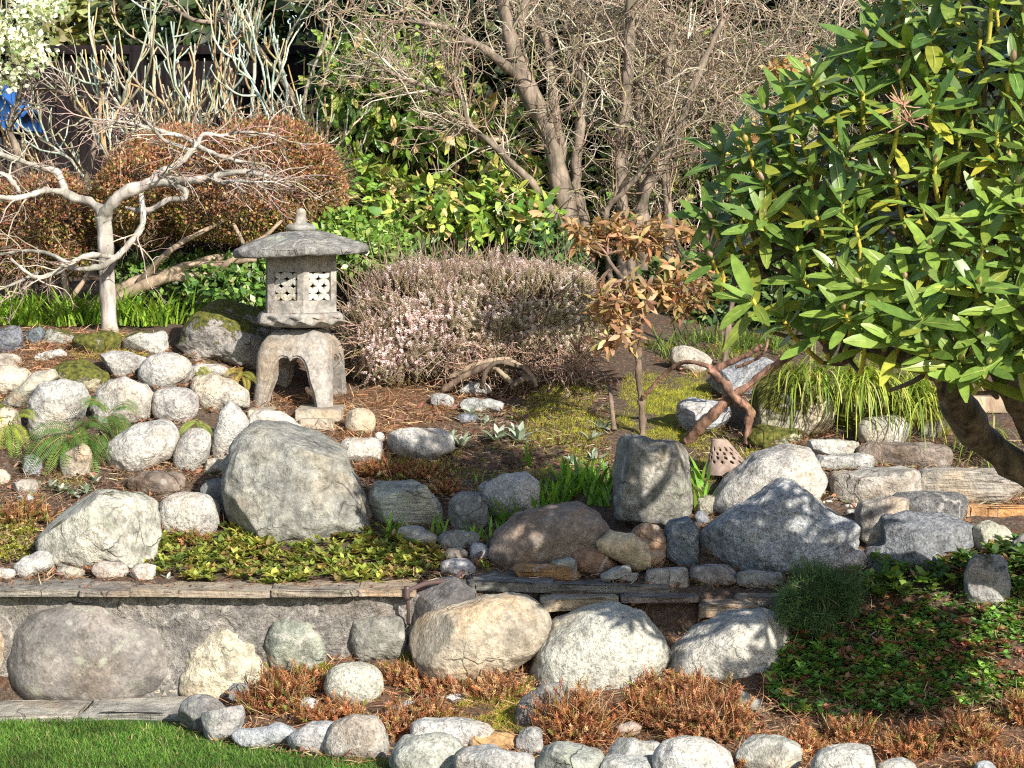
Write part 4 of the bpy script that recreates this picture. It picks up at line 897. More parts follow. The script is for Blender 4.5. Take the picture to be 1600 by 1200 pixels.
    for pts_, r0, r1 in (([P(1720, 850, 7.6), P(1632, 700, 7.4), P(1590, 630, 7.2), P(1565, 560, 6.95), P(1600, 500, 6.7), P(1600, 330, 6.8)], .05, .022), ([P(1476, 580, 7.05), P(1430, 562, 6.95), P(1380, 548, 6.9), P(1330, 500, 6.85), P(1250, 380, 6.95)], .036, .018), ([P(1720, 850, 7.6), P(1740, 650, 7.1), P(1750, 560, 6.7), P(1750, 330, 6.7)], .05, .02), ([P(1740, 650, 7.1), P(1900, 420, 6.5)], .04, .02)):
        put('limb', limb(pts_, r0, r1, 26, 9, lump=.22), M['dark_bark'], root)
    # flower buds
    bud = loft_bud()
    for i in rng.permutation(len(fr))[:58]:
        g = scatter(bud, W[i:i + 1] + ax[i] * .006, ax[i:i + 1], A(.2, .1, .4), rng.uniform(.9, 1.25), pick(rng, 1, [(.42, .36, .16), (.46, .33, .26), (.36, .38, .16)], [1, 1, 1], .1))
        put('flower_bud', g, M['leaf'], root)
    # dead flower trusses
    q = np.array([P(1412, 165, 6.4), P(1418, 190, 6.42), P(1105, 395, 6.8)])
    for q_ in q:
        d = nrm(rng.normal(0, 1, (24, 3)) + A(0, -.2, .6)); Q = grow(np.tile(q_, (24, 1)), d, rng.uniform(.03, .07, 24), 4, rng, .2)
        put('dead_truss', tubes(Q, A(.0014), 4, A(.6, .34, .24)), M['twig'], root)
def loft_bud():
    prof = [(0, .003), (.006, .006), (.014, .0082), (.022, .0075), (.03, .004), (.036, .0006)]
    V, Fc = [], []
    for y, r_ in prof:
        for k in range(8): V.append((r_ * math.cos(k * math.pi / 4), y, r_ * math.sin(k * math.pi / 4)))
    for i in range(5):
        for k in range(8): Fc.append((i * 8 + k, i * 8 + (k + 1) % 8, i * 8 + 8 + (k + 1) % 8, i * 8 + 8 + k))
    return np.array(V), np.array(Fc)
rhododendron()

# ---------------------------------------------------------------- weeping maple on the left
def maple():
    rng = np.random.RandomState(5)
    Y = 10.25
    base = G1(172, 518); Y = base[1]
    root = thing('japanese_maple', 'bare weeping maple with pale grey trunk and twisted spreading branches at left', 'tree', base)
    q = lambda *a: [P(a[i], a[i + 1], Y + a[i + 2]) for i in range(0, len(a), 3)]
    k = Y / F
    put('trunk', limb(q(172, 532, 0, 170, 500, 0, 168, 450, 0, 166, 400, 0, 164, 362, 0, 162, 338, 0), 0, 0, 40, 14, lump=.1, rad=[15 * k, 13 * k, 12.2 * k, 11.5 * k, 11.5 * k, 12 * k]), M['maple_bark'], root)
    B = [  # px, py, dY ...; radii in photo pixels
        (q(162, 342, 0, 168, 328, -.02, 182, 312, -.04, 205, 296, -.06, 238, 285, -.08, 272, 285, -.1, 289, 298, -.12, 286, 310, -.13, 262, 313, -.12, 246, 322, -.1, 232, 328, -.08, 212, 328, -.05, 196, 324, -.02), [11, 11, 11, 10, 9.5, 8, 6, 5, 5, 4.5, 4.5, 4, 3]),
        (q(163, 338, 0, 150, 322, .03, 128, 311, .06, 105, 304, .08, 96, 285, .1, 90, 270, .1, 72, 263, .12, 40, 254, .1, 10, 244, .05, -30, 230, 0), [9, 8, 7.5, 7, 6, 5.5, 5, 4, 3.5, 3]),
        (q(100, 300, .08, 70, 298, .0, 45, 306, -.05, 15, 310, -.1, -30, 300, -.15), [5.5, 5, 4.5, 4, 3]),
        (q(30, 300, -.05, 20, 285, -.1, 5, 272, -.1, -20, 268, -.1), [4, 4, 3.5, 3]),
        (q(236, 286, -.08, 250, 272, -.1, 262, 266, -.14), [8, 7, 6]),
        (q(268, 285, -.1, 295, 283, -.14, 318, 279, -.18, 350, 272, -.2, 385, 268, -.22, 420, 276, -.2, 455, 290, -.15), [7, 6, 5.5, 5, 4, 3, 2]),
        (q(330, 276, -.18, 345, 285, -.25, 380, 282, -.3, 410, 290, -.32), [4, 4, 3, 2]),
        (q(255, 270, -.1, 285, 250, -.02, 300, 235, .04, 308, 225, .06), [5, 5, 4.5, 4]),
        (q(308, 226, .06, 290, 215, .1, 262, 208, .12, 225, 198, .12, 190, 190, .1, 140, 186, .05), [4.2, 4, 3.6, 3, 2.4, 1.5]),
        (q(308, 226, .06, 318, 210, .08, 345, 212, .1, 380, 206, .12, 430, 212, .1), [3.8, 3.5, 3, 2.5, 1.6]),
        (q(308, 228, .06, 330, 238, .02, 355, 248, -.02, 390, 255, -.05), [3.6, 3.5, 3, 2]),
        (q(300, 236, .04, 280, 228, 0, 255, 218, -.05, 235, 196, -.08, 215, 180, -.1), [3.6, 3.4, 3, 2.4, 1.4]),
        (q(220, 302, -.06, 224, 330, -.12, 222, 350, -.16, 212, 370, -.18, 196, 388, -.2, 178, 404, -.2, 160, 415, -.2, 128, 420, -.2, 95, 415, -.18), [4.2, 4.6, 4.6, 4.8, 5, 5, 5, 4.5, 3.5]),
        (q(180, 402, -.2, 150, 399, -.22, 128, 402, -.24, 108, 414, -.26, 90, 424, -.28, 60, 434, -.3, 40, 424, -.32, 16, 404, -.34), [4.5, 4.4, 4.2, 4, 4, 3.5, 3, 2]),
        (q(108, 412, -.2, 80, 398, -.1, 50, 392, -.05, 10, 396, 0, -30, 402, 0), [3.5, 3.2, 3, 2.4, 2]),
        (q(60, 425, -.2, 30, 440, -.3, 0, 452, -.3, -30, 460, -.3), [3, 2.6, 2, 1.6]),
    ]
    ends = []
    for i, (pts, rad) in enumerate(B):
        Kp = max(18, len(pts) * 6); put('branch', limb(pts, 0, 0, Kp, 9, lump=.34, seed=i, rad=[x * k for x in rad]), M['maple_bark'], root)
        ends.append(smooth_line(pts, 10))
    # fine pinkish twigs, held flat and hanging at the tips
    g = Geo()
    E = np.array(ends[1:]); E = np.vstack([E, E[[4, 5, 7, 8, 9, 10]]])
    p, d, t, i = offshoots(E, 6, rng, .3, .55)
    d = d * A(1, 1.1, .45); L = rng.uniform(.14, .34, len(p)); a = grow(p, d, L, 7, rng, .22, (0, -.1, -.35), .18)
    g.merge(tubes(a, np.linspace(.0042, .0018, 7)[None], 5, pick(rng, len(a), [(.46, .38, .31), (.38, .29, .23), (.54, .47, .4)], [2, 2, 1])))
    p, d, t, i = offshoots(a, 3, rng, .15, .6); a2 = grow(p, d * A(1, 1, .5), rng.uniform(.06, .2, len(p)), 6, rng, .22, (0, -.1, -.3), .14)
    g.merge(tubes(a2, np.linspace(.0021, .0009, 6)[None], 4, pick(rng, len(a2), [(.46, .32, .27), (.38, .26, .22), (.52, .42, .36)], [2, 2, 1])))
    p, d, t, i = offshoots(a2, 1, rng, .2, .6); a3 = grow(p, d, rng.uniform(.03, .1, len(p)), 5, rng, .2, (0, 0, -.3), .1)
    g.merge(tubes(a3, np.linspace(.0013, .0007, 5)[None], 3, pick(rng, len(a3), [(.46, .29, .26), (.4, .27, .23)], [1, 1])))
    put('twig', g, M['twig'], root)
maple()

# ---------------------------------------------------------------- russet clipped azaleas
def small_leaf(): return leaf(2, .3, .25, .15, .8)
def azalea(label, ells, N, seed, stems, foot):
    rng = np.random.RandomState(seed); base = foot
    root = thing('clipped_azalea', label, 'shrub', base)
    p, n = blob(rng, N, ells, .8)
    # uneven clipped surface: clumps and hollows
    h = fbm(p * 5.5, seed, 3); p = p + n * (.035 * h)[:, None]; keep = rng.rand(len(p)) < np.clip(.9 + .8 * fbm(p * 8, seed + 3, 3), .04, 1); p, n, h = p[keep], n[keep], h[keep]
    yd = nrm(n * .8 + rng.normal(0, .55, p.shape) + A(0, 0, .25)); up = rdir(rng, len(p))
    tone = fbm(p * 3.2, seed + 8, 2)
    low = np.clip((.55 - n[:, 2]) * .9 + tone * .6, 0, 1)
    russet = pick(rng, len(p), [(.42, .20, .12), (.32, .13, .08), (.54, .36, .23), (.24, .12, .07), (.38, .30, .12)], [4, 3, 3, 2, 1.5], .24)
    olive = pick(rng, len(p), [(.20, .20, .05), (.14, .17, .04), (.30, .24, .07)], [2, 2, 1], .2)
    c = np.where((rng.rand(len(p)) < .12 + .45 * low)[:, None], olive, russet)
    put('foliage', scatter(small_leaf(), p, yd, up, rng.uniform(.012, .022, len(p)), c), M['dry'], root)
    # twiggy interior
    pc, nc = blob(rng, 2600, ells, .5); Q = grow(pc, nc + rng.normal(0, .5, pc.shape), rng.uniform(.08, .2, len(pc)), 5, rng, .25)
    put('twig', tubes(Q, np.linspace(.003, .001, 5)[None], 3, pick(rng, len(Q), [(.2, .13, .09), (.14, .09, .06), (.36, .27, .2)], [2, 2, 1])), M['twig'], root)
    for pts, r0, r1 in stems: put('stem', limb(pts, r0, r1, 24, 8, lump=.25), M['tan_bark'], root)
azalea('big russet brown clipped azalea dome behind the lantern and maple', [ell(415, 275, 11.2, 122, 94, .42), ell(290, 285, 11.3, 130, 88, .42), ell(215, 310, 11.1, 72, 72, .34), ell(370, 325, 11.1, 140, 50, .36), ell(475, 300, 11.2, 66, 80, .34)], 95000, 31,
       [([P(112, 512, 11.0), P(150, 480, 10.95), P(200, 445, 10.9), P(270, 425, 10.9), P(330, 405, 10.9), P(400, 395, 11)], .035, .014), ([P(180, 470, 10.8), P(240, 440, 10.75), P(300, 432, 10.75), P(350, 430, 10.8), P(420, 408, 10.9)], .03, .012), ([P(240, 440, 10.75), P(290, 415, 10.75), P(350, 412, 10.75), P(400, 405, 10.7)], .022, .01), ([P(330, 432, 10.8), P(360, 408, 10.7), P(380, 385, 10.75), P(365, 350, 10.8)], .018, .009), ([P(380, 385, 10.75), P(410, 372, 10.75), P(440, 345, 10.8)], .016, .007), ([P(215, 445, 10.8), P(262, 395, 10.7), P(300, 370, 10.72), P(350, 345, 10.8)], .02, .008)], P(112, 512, 11.0))
azalea('lower russet azalea dome at the left edge under the maple branches', [ell(55, 345, 11.2, 105, 72, .4), ell(-60, 350, 11.3, 110, 85, .4), ell(30, 400, 11.1, 110, 34, .3)], 46000, 32,
       [([P(92, 520, 11.0), P(88, 470, 11.0), P(75, 430, 11.0), P(55, 380, 11.1)], .024, .012), ([P(106, 520, 10.95), P(104, 470, 10.9), P(98, 420, 10.95), P(80, 370, 11)], .02, .01), ([P(108, 470, 10.9), P(130, 440, 10.9), P(150, 400, 10.95)], .014, .008)], P(98, 522, 11.0))

# ---------------------------------------------------------------- pink heather mound behind the lantern
def heather_sprig():
    V, Fc, c = [], [], []
    rng = np.random.RandomState(1)
    def quad(o, u, v, col):
        k = len(V); V.extend([o - u, o + u, o + u + v, o - u + v]); Fc.append((k, k + 1, k + 2, k + 3)); c.extend([col] * 4)
    quad(A(0, 0, 0), A(.012, 0, 0), A(0, 1, 0), (.42, .34, .24))
    for i in range(26):
        t = i / 26; a = i * 2.4; d = A(math.cos(a), .75, math.sin(a)); o = A(0, t * .62, 0); s = A(-math.sin(a), 0, math.cos(a)) * .017
        quad(o, s, nrm(d) * .10, (.42, .42, .25))
    for i in range(26):
        t = .25 + .73 * i / 26; a = i * 2.4 + 1; d = A(math.cos(a), .35, math.sin(a)); o = A(0, t, 0) + A(math.cos(a), 0, math.sin(a)) * .02; s = A(-math.sin(a), 0, math.cos(a)) * .03
        f = rng.uniform(.75, 1.1); quad(o, s, nrm(d) * .085, (.82 * f, .67 * f, .76 * f))
    return (np.array(V), np.array(Fc)), np.array(c)
def heather(label, ells, N, seed, foot, wood=True):
    rng = np.random.RandomState(seed); root = thing('heather_shrub', label, 'shrub', foot)
    (V, Fc), tc = heather_sprig()
    p, n = blob(rng, N, ells, .86); n = n + 0
    p = p + n * (.06 * fbm(p * 4.5, seed, 3))[:, None]
    k = (n[:, 1] < .45) & (rng.rand(len(p)) < np.clip(.85 + .8 * fbm(p * 7, 77, 2), .2, 1)); p, n = p[k], n[k]
    yd = nrm(n * .55 + A(0, -.1, .7) + rng.normal(0, .36, p.shape)); t = fbm(p * 3, seed + 5, 2)
    base = pick(rng, len(p), [(1, 1, 1), (1.12, 1.0, .95), (.8, .85, .8)], [3, 2, 1], .18)
    px = 800 + p[:, 0] * F / p[:, 1]
    # right and low flank: fewer flowers, greener and browner
    py = HOR + (ZC - p[:, 2]) * F / p[:, 1]
    less = np.clip((px - 700) / 230, 0, 1) * np.clip((py - 440) / 70, 0, 1) + np.clip(.25 - t, 0, .5)
    gm = rng.rand(len(p)) < less
    base[gm] = base[gm] * A(.9, .95, .78)
    g = scatter((V, Fc), p - yd * .06, yd, rdir(rng, len(p)), rng.uniform(.045, .082, len(p)), base, tc)
    put('foliage', g, M['dry'], root)
    pc, nc = blob(rng, 2600, [(e[0], e[1] * .9) for e in ells], .5); Q = grow(pc, nc + rng.normal(0, .4, pc.shape) + A(0, 0, .3), rng.uniform(.1, .25, len(pc)), 5, rng, .2)
    put('twig', tubes(Q, np.linspace(.003, .0012, 5)[None], 3, pick(rng, len(Q), [(.34, .22, .16), (.44, .32, .24), (.24, .18, .11)], [2, 1, 1])), M['twig'], root)
    return root, rng
foot = G1(770, 596)
h_root, rng = heather('wide mound of pale pink flowering heather behind the lantern', [ell(640, 500, 10.35, 112, 90, .45), ell(735, 494, 10.45, 160, 88, .5), ell(850, 492, 10.45, 104, 84, .45), ell(590, 540, 10.2, 62, 66, .32), ell(770, 530, 10.35, 130, 50, .35)], 24000, 41, foot)
for i, (pts, r0, r1) in enumerate((([P(690, 612, 9.95), P(725, 588, 9.9), P(765, 572, 9.88), P(800, 574, 9.9), P(832, 600, 9.95)], .014, .014), ([P(700, 590, 10), P(750, 568, 9.95), P(790, 562, 9.95), P(825, 580, 9.95), P(838, 604, 9.95)], .012, .012), ([P(752, 606, 9.9), P(760, 580, 9.85), P(780, 566, 9.85), P(818, 575, 9.9)], .01, .01), ([P(800, 598, 9.85), P(780, 580, 9.85), P(760, 570, 9.9)], .011, .009), ([P(800, 606, 9.85), P(812, 594, 9.82), P(830, 592, 9.85)], .012, .01))):
    put('gnarled_stem', limb(pts, r0, r1, 22, 8, lump=.3, seed=i), M['tan_bark' if i % 2 else 'brown_bark'], h_root)
# bare brown twiggy skirt on the right flank of the mound
p = np.stack([rng.uniform(690, 930, 900), rng.uniform(545, 596, 900)], 1); Yd = rng.uniform(9.95, 10.3, 900)
Pn = np.stack([(p[:, 0] - 800) * Yd / F, Yd, ZC - (p[:, 1] - HOR) * Yd / F], 1)
Q = grow(Pn, rng.normal(0, .6, Pn.shape) + A(.1, -.5, .15), rng.uniform(.08, .2, 900), 6, rng, .25, (0, -.1, -.3), .1)
put('dead_twig', tubes(Q, np.linspace(.0024, .0008, 6)[None], 3, pick(rng, 900, [(.44, .29, .22), (.54, .38, .29), (.34, .2, .15)], [2, 1, 1])), M['twig'], h_root)

# ---------------------------------------------------------------- small rhododendrons with bronze leaves
def bronze(label, W, seed, L, trunks, hubs, foot, cols, probs, nl=9):
    rng = np.random.RandomState(seed); root = thing('bronze_rhododendron', label, 'shrub', foot)
    N = len(W); ax = nrm(rng.normal(0, .35, (N, 3)) + A(0, -.25, .8)); e1 = nrm(np.cross(ax, A(.3, .2, 1))); e2 = np.cross(ax, e1)
    kk = np.arange(nl); az = kk * 2.399 + rng.uniform(0, 6.28, (N, 1)); el = np.radians(np.interp(kk, [0, nl], [50, 118])) + rng.normal(0, .2, (N, nl))
    rad = e1[:, None] * np.cos(az)[..., None] + e2[:, None] * np.sin(az)[..., None]
    yd = (ax[:, None] * np.cos(el)[..., None] + rad * np.sin(el)[..., None]).reshape(-1, 3) + A(0, 0, -.12)
    up = (ax[:, None] * np.sin(el)[..., None] - rad * np.cos(el)[..., None]).reshape(-1, 3)
    pos = (W[:, None] - ax[:, None] * (kk * .004)[None, :, None]).reshape(-1, 3)
    g = scatter(leaf(4, .17, .12, .25, .75), pos, yd, up, L * rng.uniform(.7, 1.15, N * nl), pick(rng, N * nl, cols, probs, .2))
    put('foliage', g, M['leaf'], root)
    Qs = []
    for q, a in zip(W, ax):
        h = hubs[np.argmin(((hubs - q) ** 2).sum(1))]; Qs.append(smooth_line([q, q - a * .05, lerp(q, h, .6) + rng.normal(0, .02, 3), h], 8))
    hi = np.array([np.argmin(((hubs - q) ** 2).sum(1)) for q in W])
    for h in np.unique(hi):
        Qh = np.array(Qs)[hi == h]; put('twig', tubes(Qh, np.linspace(.0022, .0048, 8)[None], 5, pick(rng, len(Qh), [(.36, .22, .16), (.28, .17, .12)], [1, 1])), M['twig'], root)
    for pts, r0, r1 in trunks: put('trunk', limb(pts, r0, r1, 40, 10, lump=.45), M['brown_bark'], root)
    return root
def cloud(rng, specs, n):
    out = []
    for (px, py, Y, rx, ry_, dy, w_) in specs:
        m = int(n * w_); d = rdir(rng, m) * rng.rand(m, 1) ** .35
        out.append(np.stack([(px + d[:, 0] * rx - 800) * Y / F, Y + d[:, 1] * dy, ZC - (py + d[:, 2] * ry_ - HOR) * Y / F], 1))
    return np.vstack(out)
rng = np.random.RandomState(8)
W = cloud(rng, [(970, 470, 9.3, 52, 46, .2, .28), (925, 358, 9.5, 46, 24, .15, .16), (1015, 365, 9.6, 80, 32, .25, .24), (1072, 445, 9.5, 58, 46, .2, .26), (962, 530, 9.2, 40, 24, .15, .06)], 125)
bronze('small bronze orange leaved rhododendron on a thin dark trunk in the moss', W, 9, .06, [([G1(1004, 682) - A(0, 0, .03), P(1003, 640, 9.42), P(999, 600, 9.42), P(996, 560, 9.4), P(985, 520, 9.35)], .016, .010), ([P(998, 560, 9.4), P(1000, 500, 9.4), P(975, 440, 9.4), P(950, 400, 9.45), P(990, 380, 9.55)], .011, .006), ([P(1000, 500, 9.4), P(1030, 470, 9.45), P(1070, 440, 9.5)], .01, .006)],
       np.array([P(985, 520, 9.35), P(975, 440, 9.4), P(950, 400, 9.45), P(990, 380, 9.55), P(1030, 470, 9.45), P(1065, 445, 9.5), P(985, 550, 9.35)]), G1(1004, 682), [(.46, .29, .15), (.36, .2, .1), (.52, .38, .2), (.26, .21, .08), (.2, .11, .06)], [4, 3, 2, 2, 1.5])
W = cloud(rng, [(1238, 105, 10.2, 38, 26, .12, .6), (1250, 128, 10.2, 30, 12, .1, .2), (1172, 212, 10.1, 22, 14, .1, .35)], 40)
bronze('tall thin shrub with tan orange leaf tufts above the big rhododendron', W, 10, .06, [([G1(1130, 575), P(1150, 440, 10.4), P(1190, 300, 10.2), P(1225, 180, 10.2), P(1238, 110, 10.2)], .014, .006), ([P(1180, 330, 10.25), P(1176, 260, 10.15), P(1172, 215, 10.1)], .008, .005)], np.array([P(1236, 125, 10.2), P(1172, 222, 10.1)]), G1(1130, 575), [(.5, .33, .15), (.42, .24, .1), (.54, .42, .2)], [3, 2, 1])

# peeling red branches crossing near the moss
def dead_wood():
    root = thing('fallen_branch', 'peeling red brown forked branch crossing over pale rocks by the moss', 'branch', G1(1075, 686))
    for i, (pts, r0, r1) in enumerate((([P(1072, 690, 9.3), P(1100, 662, 9.25), P(1130, 632, 9.2), P(1165, 606, 9.2), P(1205, 575, 9.15), P(1250, 545, 9.0)], .03, .017), ([P(1168, 694, 9.2), P(1170, 660, 9.2), P(1172, 640, 9.18), P(1148, 622, 9.16), P(1132, 600, 9.18), P(1110, 578, 9.2)], .02, .022), ([P(1108, 580, 9.2), P(1135, 568, 9.2), P(1165, 556, 9.15), P(1190, 540, 9.1)], .018, .01), ([P(1112, 574, 9.2), P(1080, 566, 9.25), P(1058, 570, 9.3), P(1030, 592, 9.35), P(1012, 614, 9.38), P(1005, 622, 9.4)], .011, .009), ([P(1150, 574, 9.2), P(1180, 562, 9.15), P(1195, 548, 9.1), P(1200, 530, 9.1)], .008, .006))):
        put('branch', limb(pts, r0 * .82, r1 * .82, 60, 14, lump=.3, seed=i), M['red_bark'], root)
dead_wood()

# ---------------------------------------------------------------- background: fence, evergreens, laurel, twiggy tree
def fence():
    root = thing('wooden_fence', 'dark stained board fence behind the bare stems at the back', 'fence', A(-2, 14.2, 1.3))
    g = Geo(); rng = np.random.RandomState(3); x = -7.0
    while x < 8:
        wd = .142; y = 14.2 + rng.uniform(-.004, .004); p, Fc = ico(3); q = np.sign(p) * np.abs(p) ** .2; q /= np.abs(q).max(0)
        g.add(q * A(wd / 2 - .004, .011, .72) + A(x, y, 1.95), Fc, A(1, 1, 1) * rng.uniform(.8, 1.2)); x += wd
    m, nt, b, N = newmat('dark_stained_wood')
    n1 = N('TexNoise', {'Vector': N('Mapping', {'Vector': N('TexCoord').outputs['Object'], 'Scale': (9, 9, 1)}).outputs[0], 'Scale': 6.0, 'Detail': 5.0}).outputs['Fac']
    nt.links.new(mix(N, 1.0, ramp(N, n1, [(.3, (.008, .006, .007)), (.7, (.022, .017, .018))]), N('Attribute', attribute_name='col').outputs['Color'], 'MULTIPLY'), b.inputs['Base Color']); b.inputs['Roughness'].default_value = .95; b.inputs['Specular IOR Level'].default_value = .05
    put('board_panel', g, m, root)
    for zz in (2.69,):
        p, Fc = ico(3); q = np.sign(p) * np.abs(p) ** .2; q /= np.abs(q).max(0); put('top_rail', Geo().add(q * A(7.5, .06, .03) + A(.5, 14.19, zz), Fc), m, root)
    for i in range(7):
        p, Fc = ico(3); q = np.sign(p) * np.abs(p) ** .2; q /= np.abs(q).max(0); put('post', Geo().add(q * A(.05, .045, .73) + A(-6.5 + i * 2.1, 14.13, 1.95), Fc), m, root)
fence()
def leafy(name, label, cat, ells, N, seed, foot, T, size, cols, probs, mat_, shell=.3, upb=.3, trunk=None, stems=0, gap=.7, out=.6, rag=0.0):
    rng = np.random.RandomState(seed); root = thing(name, label, cat, foot)
    p, n = blob(rng, N, ells, shell); p = p + n * (rag * fbm(p * 11, seed + 31, 3))[:, None]; k = rng.rand(len(p)) < np.clip(gap + .9 * fbm(p * 4.5, seed, 2), .05, 1); p, n = p[k], n[k]
    yd = nrm(n * out + rng.normal(0, .6, p.shape) + A(0, 0, -.15)); up = nrm(n * .6 + rng.normal(0, .5, p.shape) + A(0, -.3, upb + .4))
    put('foliage', scatter(T, p, yd, up, rng.uniform(size * .65, size * 1.25, len(p)), pick(rng, len(p), cols, probs, .2)), M[mat_], root)
    if stems:
        q, n2 = blob(rng, stems, ells, .2); Q = np.stack([smooth_line([A(*foot) + A(rng.normal(0, .15), rng.normal(0, .1), 0) * min(1, size / .08), lerp(A(*foot), a, .5) + rng.normal(0, .08, 3), a], 9) for a in q])
        put('branchwork', tubes(Q, np.linspace(.012, .003, 9)[None] * min(1, size / .08), 5, A(.2, .15, .1)), M['twig'], root)
    if trunk: put('trunk', limb([A(*foot) - A(0, 0, .1), A(*foot) + A(.02, 0, .9), A(*foot) + A(.06, 0, trunk)], .09, .03, 16, 9, lump=.2), M['dark_bark'], root)
    return root
LAU = leaf(4, .21, .1, .2, .7)
G_ = [(.13, .25, .04), (.24, .36, .06), (.07, .14, .03), (.42, .46, .11), (.54, .38, .2)]
for lab, E, n_, sd, f_, pr in (
    ('cherry laurel with yellow green leaves below the leaning trunks', [ell(690, 340, 11.6, 110, 62, .4), ell(770, 330, 11.5, 95, 70, .4), ell(830, 350, 11.4, 60, 50, .3), ell(600, 330, 11.8, 70, 70, .3)], 3200, 51, G1(720, 480), [3, 4, 2, 3, 2]),
    ('sparse laurel with pinkish leaves deep behind the twiggy tree', [ell(690, 210, 12.6, 140, 90, .4), ell(760, 230, 12.7, 120, 100, .4)], 1300, 52, P(700, 450, 12.6), [2, 3, 2, 3, 5]),
    ('dark laurel at the back beside the bare stems', [ell(560, 150, 12.5, 90, 120, .4), ell(620, 100, 12.6, 120, 100, .4), ell(560, 290, 12.0, 50, 60, .3), ell(640, 190, 12.4, 70, 80, .3)], 2900, 53, P(570, 450, 12.5), [4, 4, 2, 2.2, 0.6]),
    ('green laurel glimpsed through the brown twigs behind', [ell(1150, 180, 12.6, 170, 150, .4), ell(1000, 250, 12.6, 140, 140, .4)], 1700, 54, P(1100, 450, 12.6), [3, 4, 3, 2, 1])):
    leafy('laurel', lab, 'shrub', E, int(n_ * 1.6), sd, f_, LAU, .082, G_, pr, 'gloss', .2, stems=26)
leafy('privet', 'fresh green small leaved shrub just right of the lantern roof', 'shrub', [ell(535, 375, 11.0, 42, 52, .25), ell(560, 400, 10.9, 60, 42, .25), ell(600, 390, 11.2, 50, 40, .25)], 6000, 55, G1(545, 480), leaf(2, .33, .1, .1, .7), .036, [(.14, .26, .04), (.2, .32, .06), (.09, .17, .03), (.3, .4, .12)], [3, 3, 2, 1], 'gloss', .55, stems=20)
leafy('periwinkle', 'bushy green periwinkle filling the gap left of the lantern', 'shrub', [ell(350, 450, 10.75, 75, 50, .25), ell(270, 475, 10.8, 70, 32, .25), ell(300, 425, 11.3, 90, 36, .25), ell(215, 430, 11.3, 60, 40, .2), ell(400, 440, 10.9, 45, 60, .2)], 6500, 56, G1(330, 510), leaf(2, .33, .1, .1, .7), .036, [(.10, .2, .035), (.17, .3, .06), (.06, .13, .03), (.3, .38, .14)], [3, 3, 3, 1], 'gloss', .5, stems=16)
leafy('daphne', 'dark spiky leaved low shrub under the laurel', 'shrub', [ell(600, 420, 11.2, 60, 40, .3), ell(680, 410, 11.4, 90, 34, .3), ell(850, 390, 11.3, 70, 45, .3)], 3500, 57, G1(620, 480), leaf(3, .13, .1, .15), .075, [(.07, .14, .035), (.12, .2, .05), (.05, .09, .03)], [2, 1, 2], 'gloss', .4, stems=12)
for k_, (E, px_, lab) in enumerate((([ell(620, 200, 13.5, 120, 190, .35), ell(560, 60, 13.5, 90, 120, .3)], 620, 'hedge with shade painted into its leaves left of the leaning trunks'), ([ell(800, 200, 13.5, 130, 200, .35), ell(780, 40, 13.5, 140, 120, .3)], 800, 'hedge painted nearly black as shade behind the leaning trunks'), ([ell(1000, 200, 13.5, 140, 210, .35), ell(1010, 40, 13.5, 150, 120, .3)], 1000, 'hedge painted dark as shade behind the cloud of brown twigs'), ([ell(1220, 200, 13.5, 150, 220, .35), ell(1220, 40, 13.5, 150, 120, .3)], 1220, 'hedge painted dark as shade between the brown twigs and the big rhododendron'), ([ell(1430, 200, 13.5, 150, 240, .35), ell(1600, 150, 13.5, 150, 260, .35)], 1480, 'hedge painted dark as shade hidden behind the big rhododendron'))):
    leafy('hedge', lab, 'hedge', E, 6500, 150 + k_, P(px_, 440, 13.5), LAU, .11, [(.014, .026, .009), (.022, .038, .012), (.009, .016, .007), (.08, .12, .02)], [3, 2, 3, .45], 'leaf', .25, stems=14, gap=.95)  # near-black leaf colours paint the deep shade at the back
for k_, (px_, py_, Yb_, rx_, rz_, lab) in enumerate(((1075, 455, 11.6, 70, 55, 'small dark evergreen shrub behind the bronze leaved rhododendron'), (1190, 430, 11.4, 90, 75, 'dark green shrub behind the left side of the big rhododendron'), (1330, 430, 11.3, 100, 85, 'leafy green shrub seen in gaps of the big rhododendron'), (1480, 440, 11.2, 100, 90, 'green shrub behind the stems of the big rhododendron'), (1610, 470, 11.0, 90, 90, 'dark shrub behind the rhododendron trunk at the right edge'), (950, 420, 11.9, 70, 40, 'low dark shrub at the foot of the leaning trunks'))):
    leafy('evergreen_shrub', lab, 'shrub', [ell(px_, py_, Yb_, rx_, rz_, .35), ell(px_ + 30, py_ + 30, Yb_ - .2, rx_ * .8, rz_ * .7, .3)], 2600, 170 + k_, P(px_, py_ + 70, Yb_), leaf(3, .2, .1, .15, .7), .06, [(.05, .10, .025), (.08, .15, .035), (.03, .06, .02), (.2, .24, .06)], [3, 2, 3, .5], 'leaf', .4, stems=12, gap=.9)
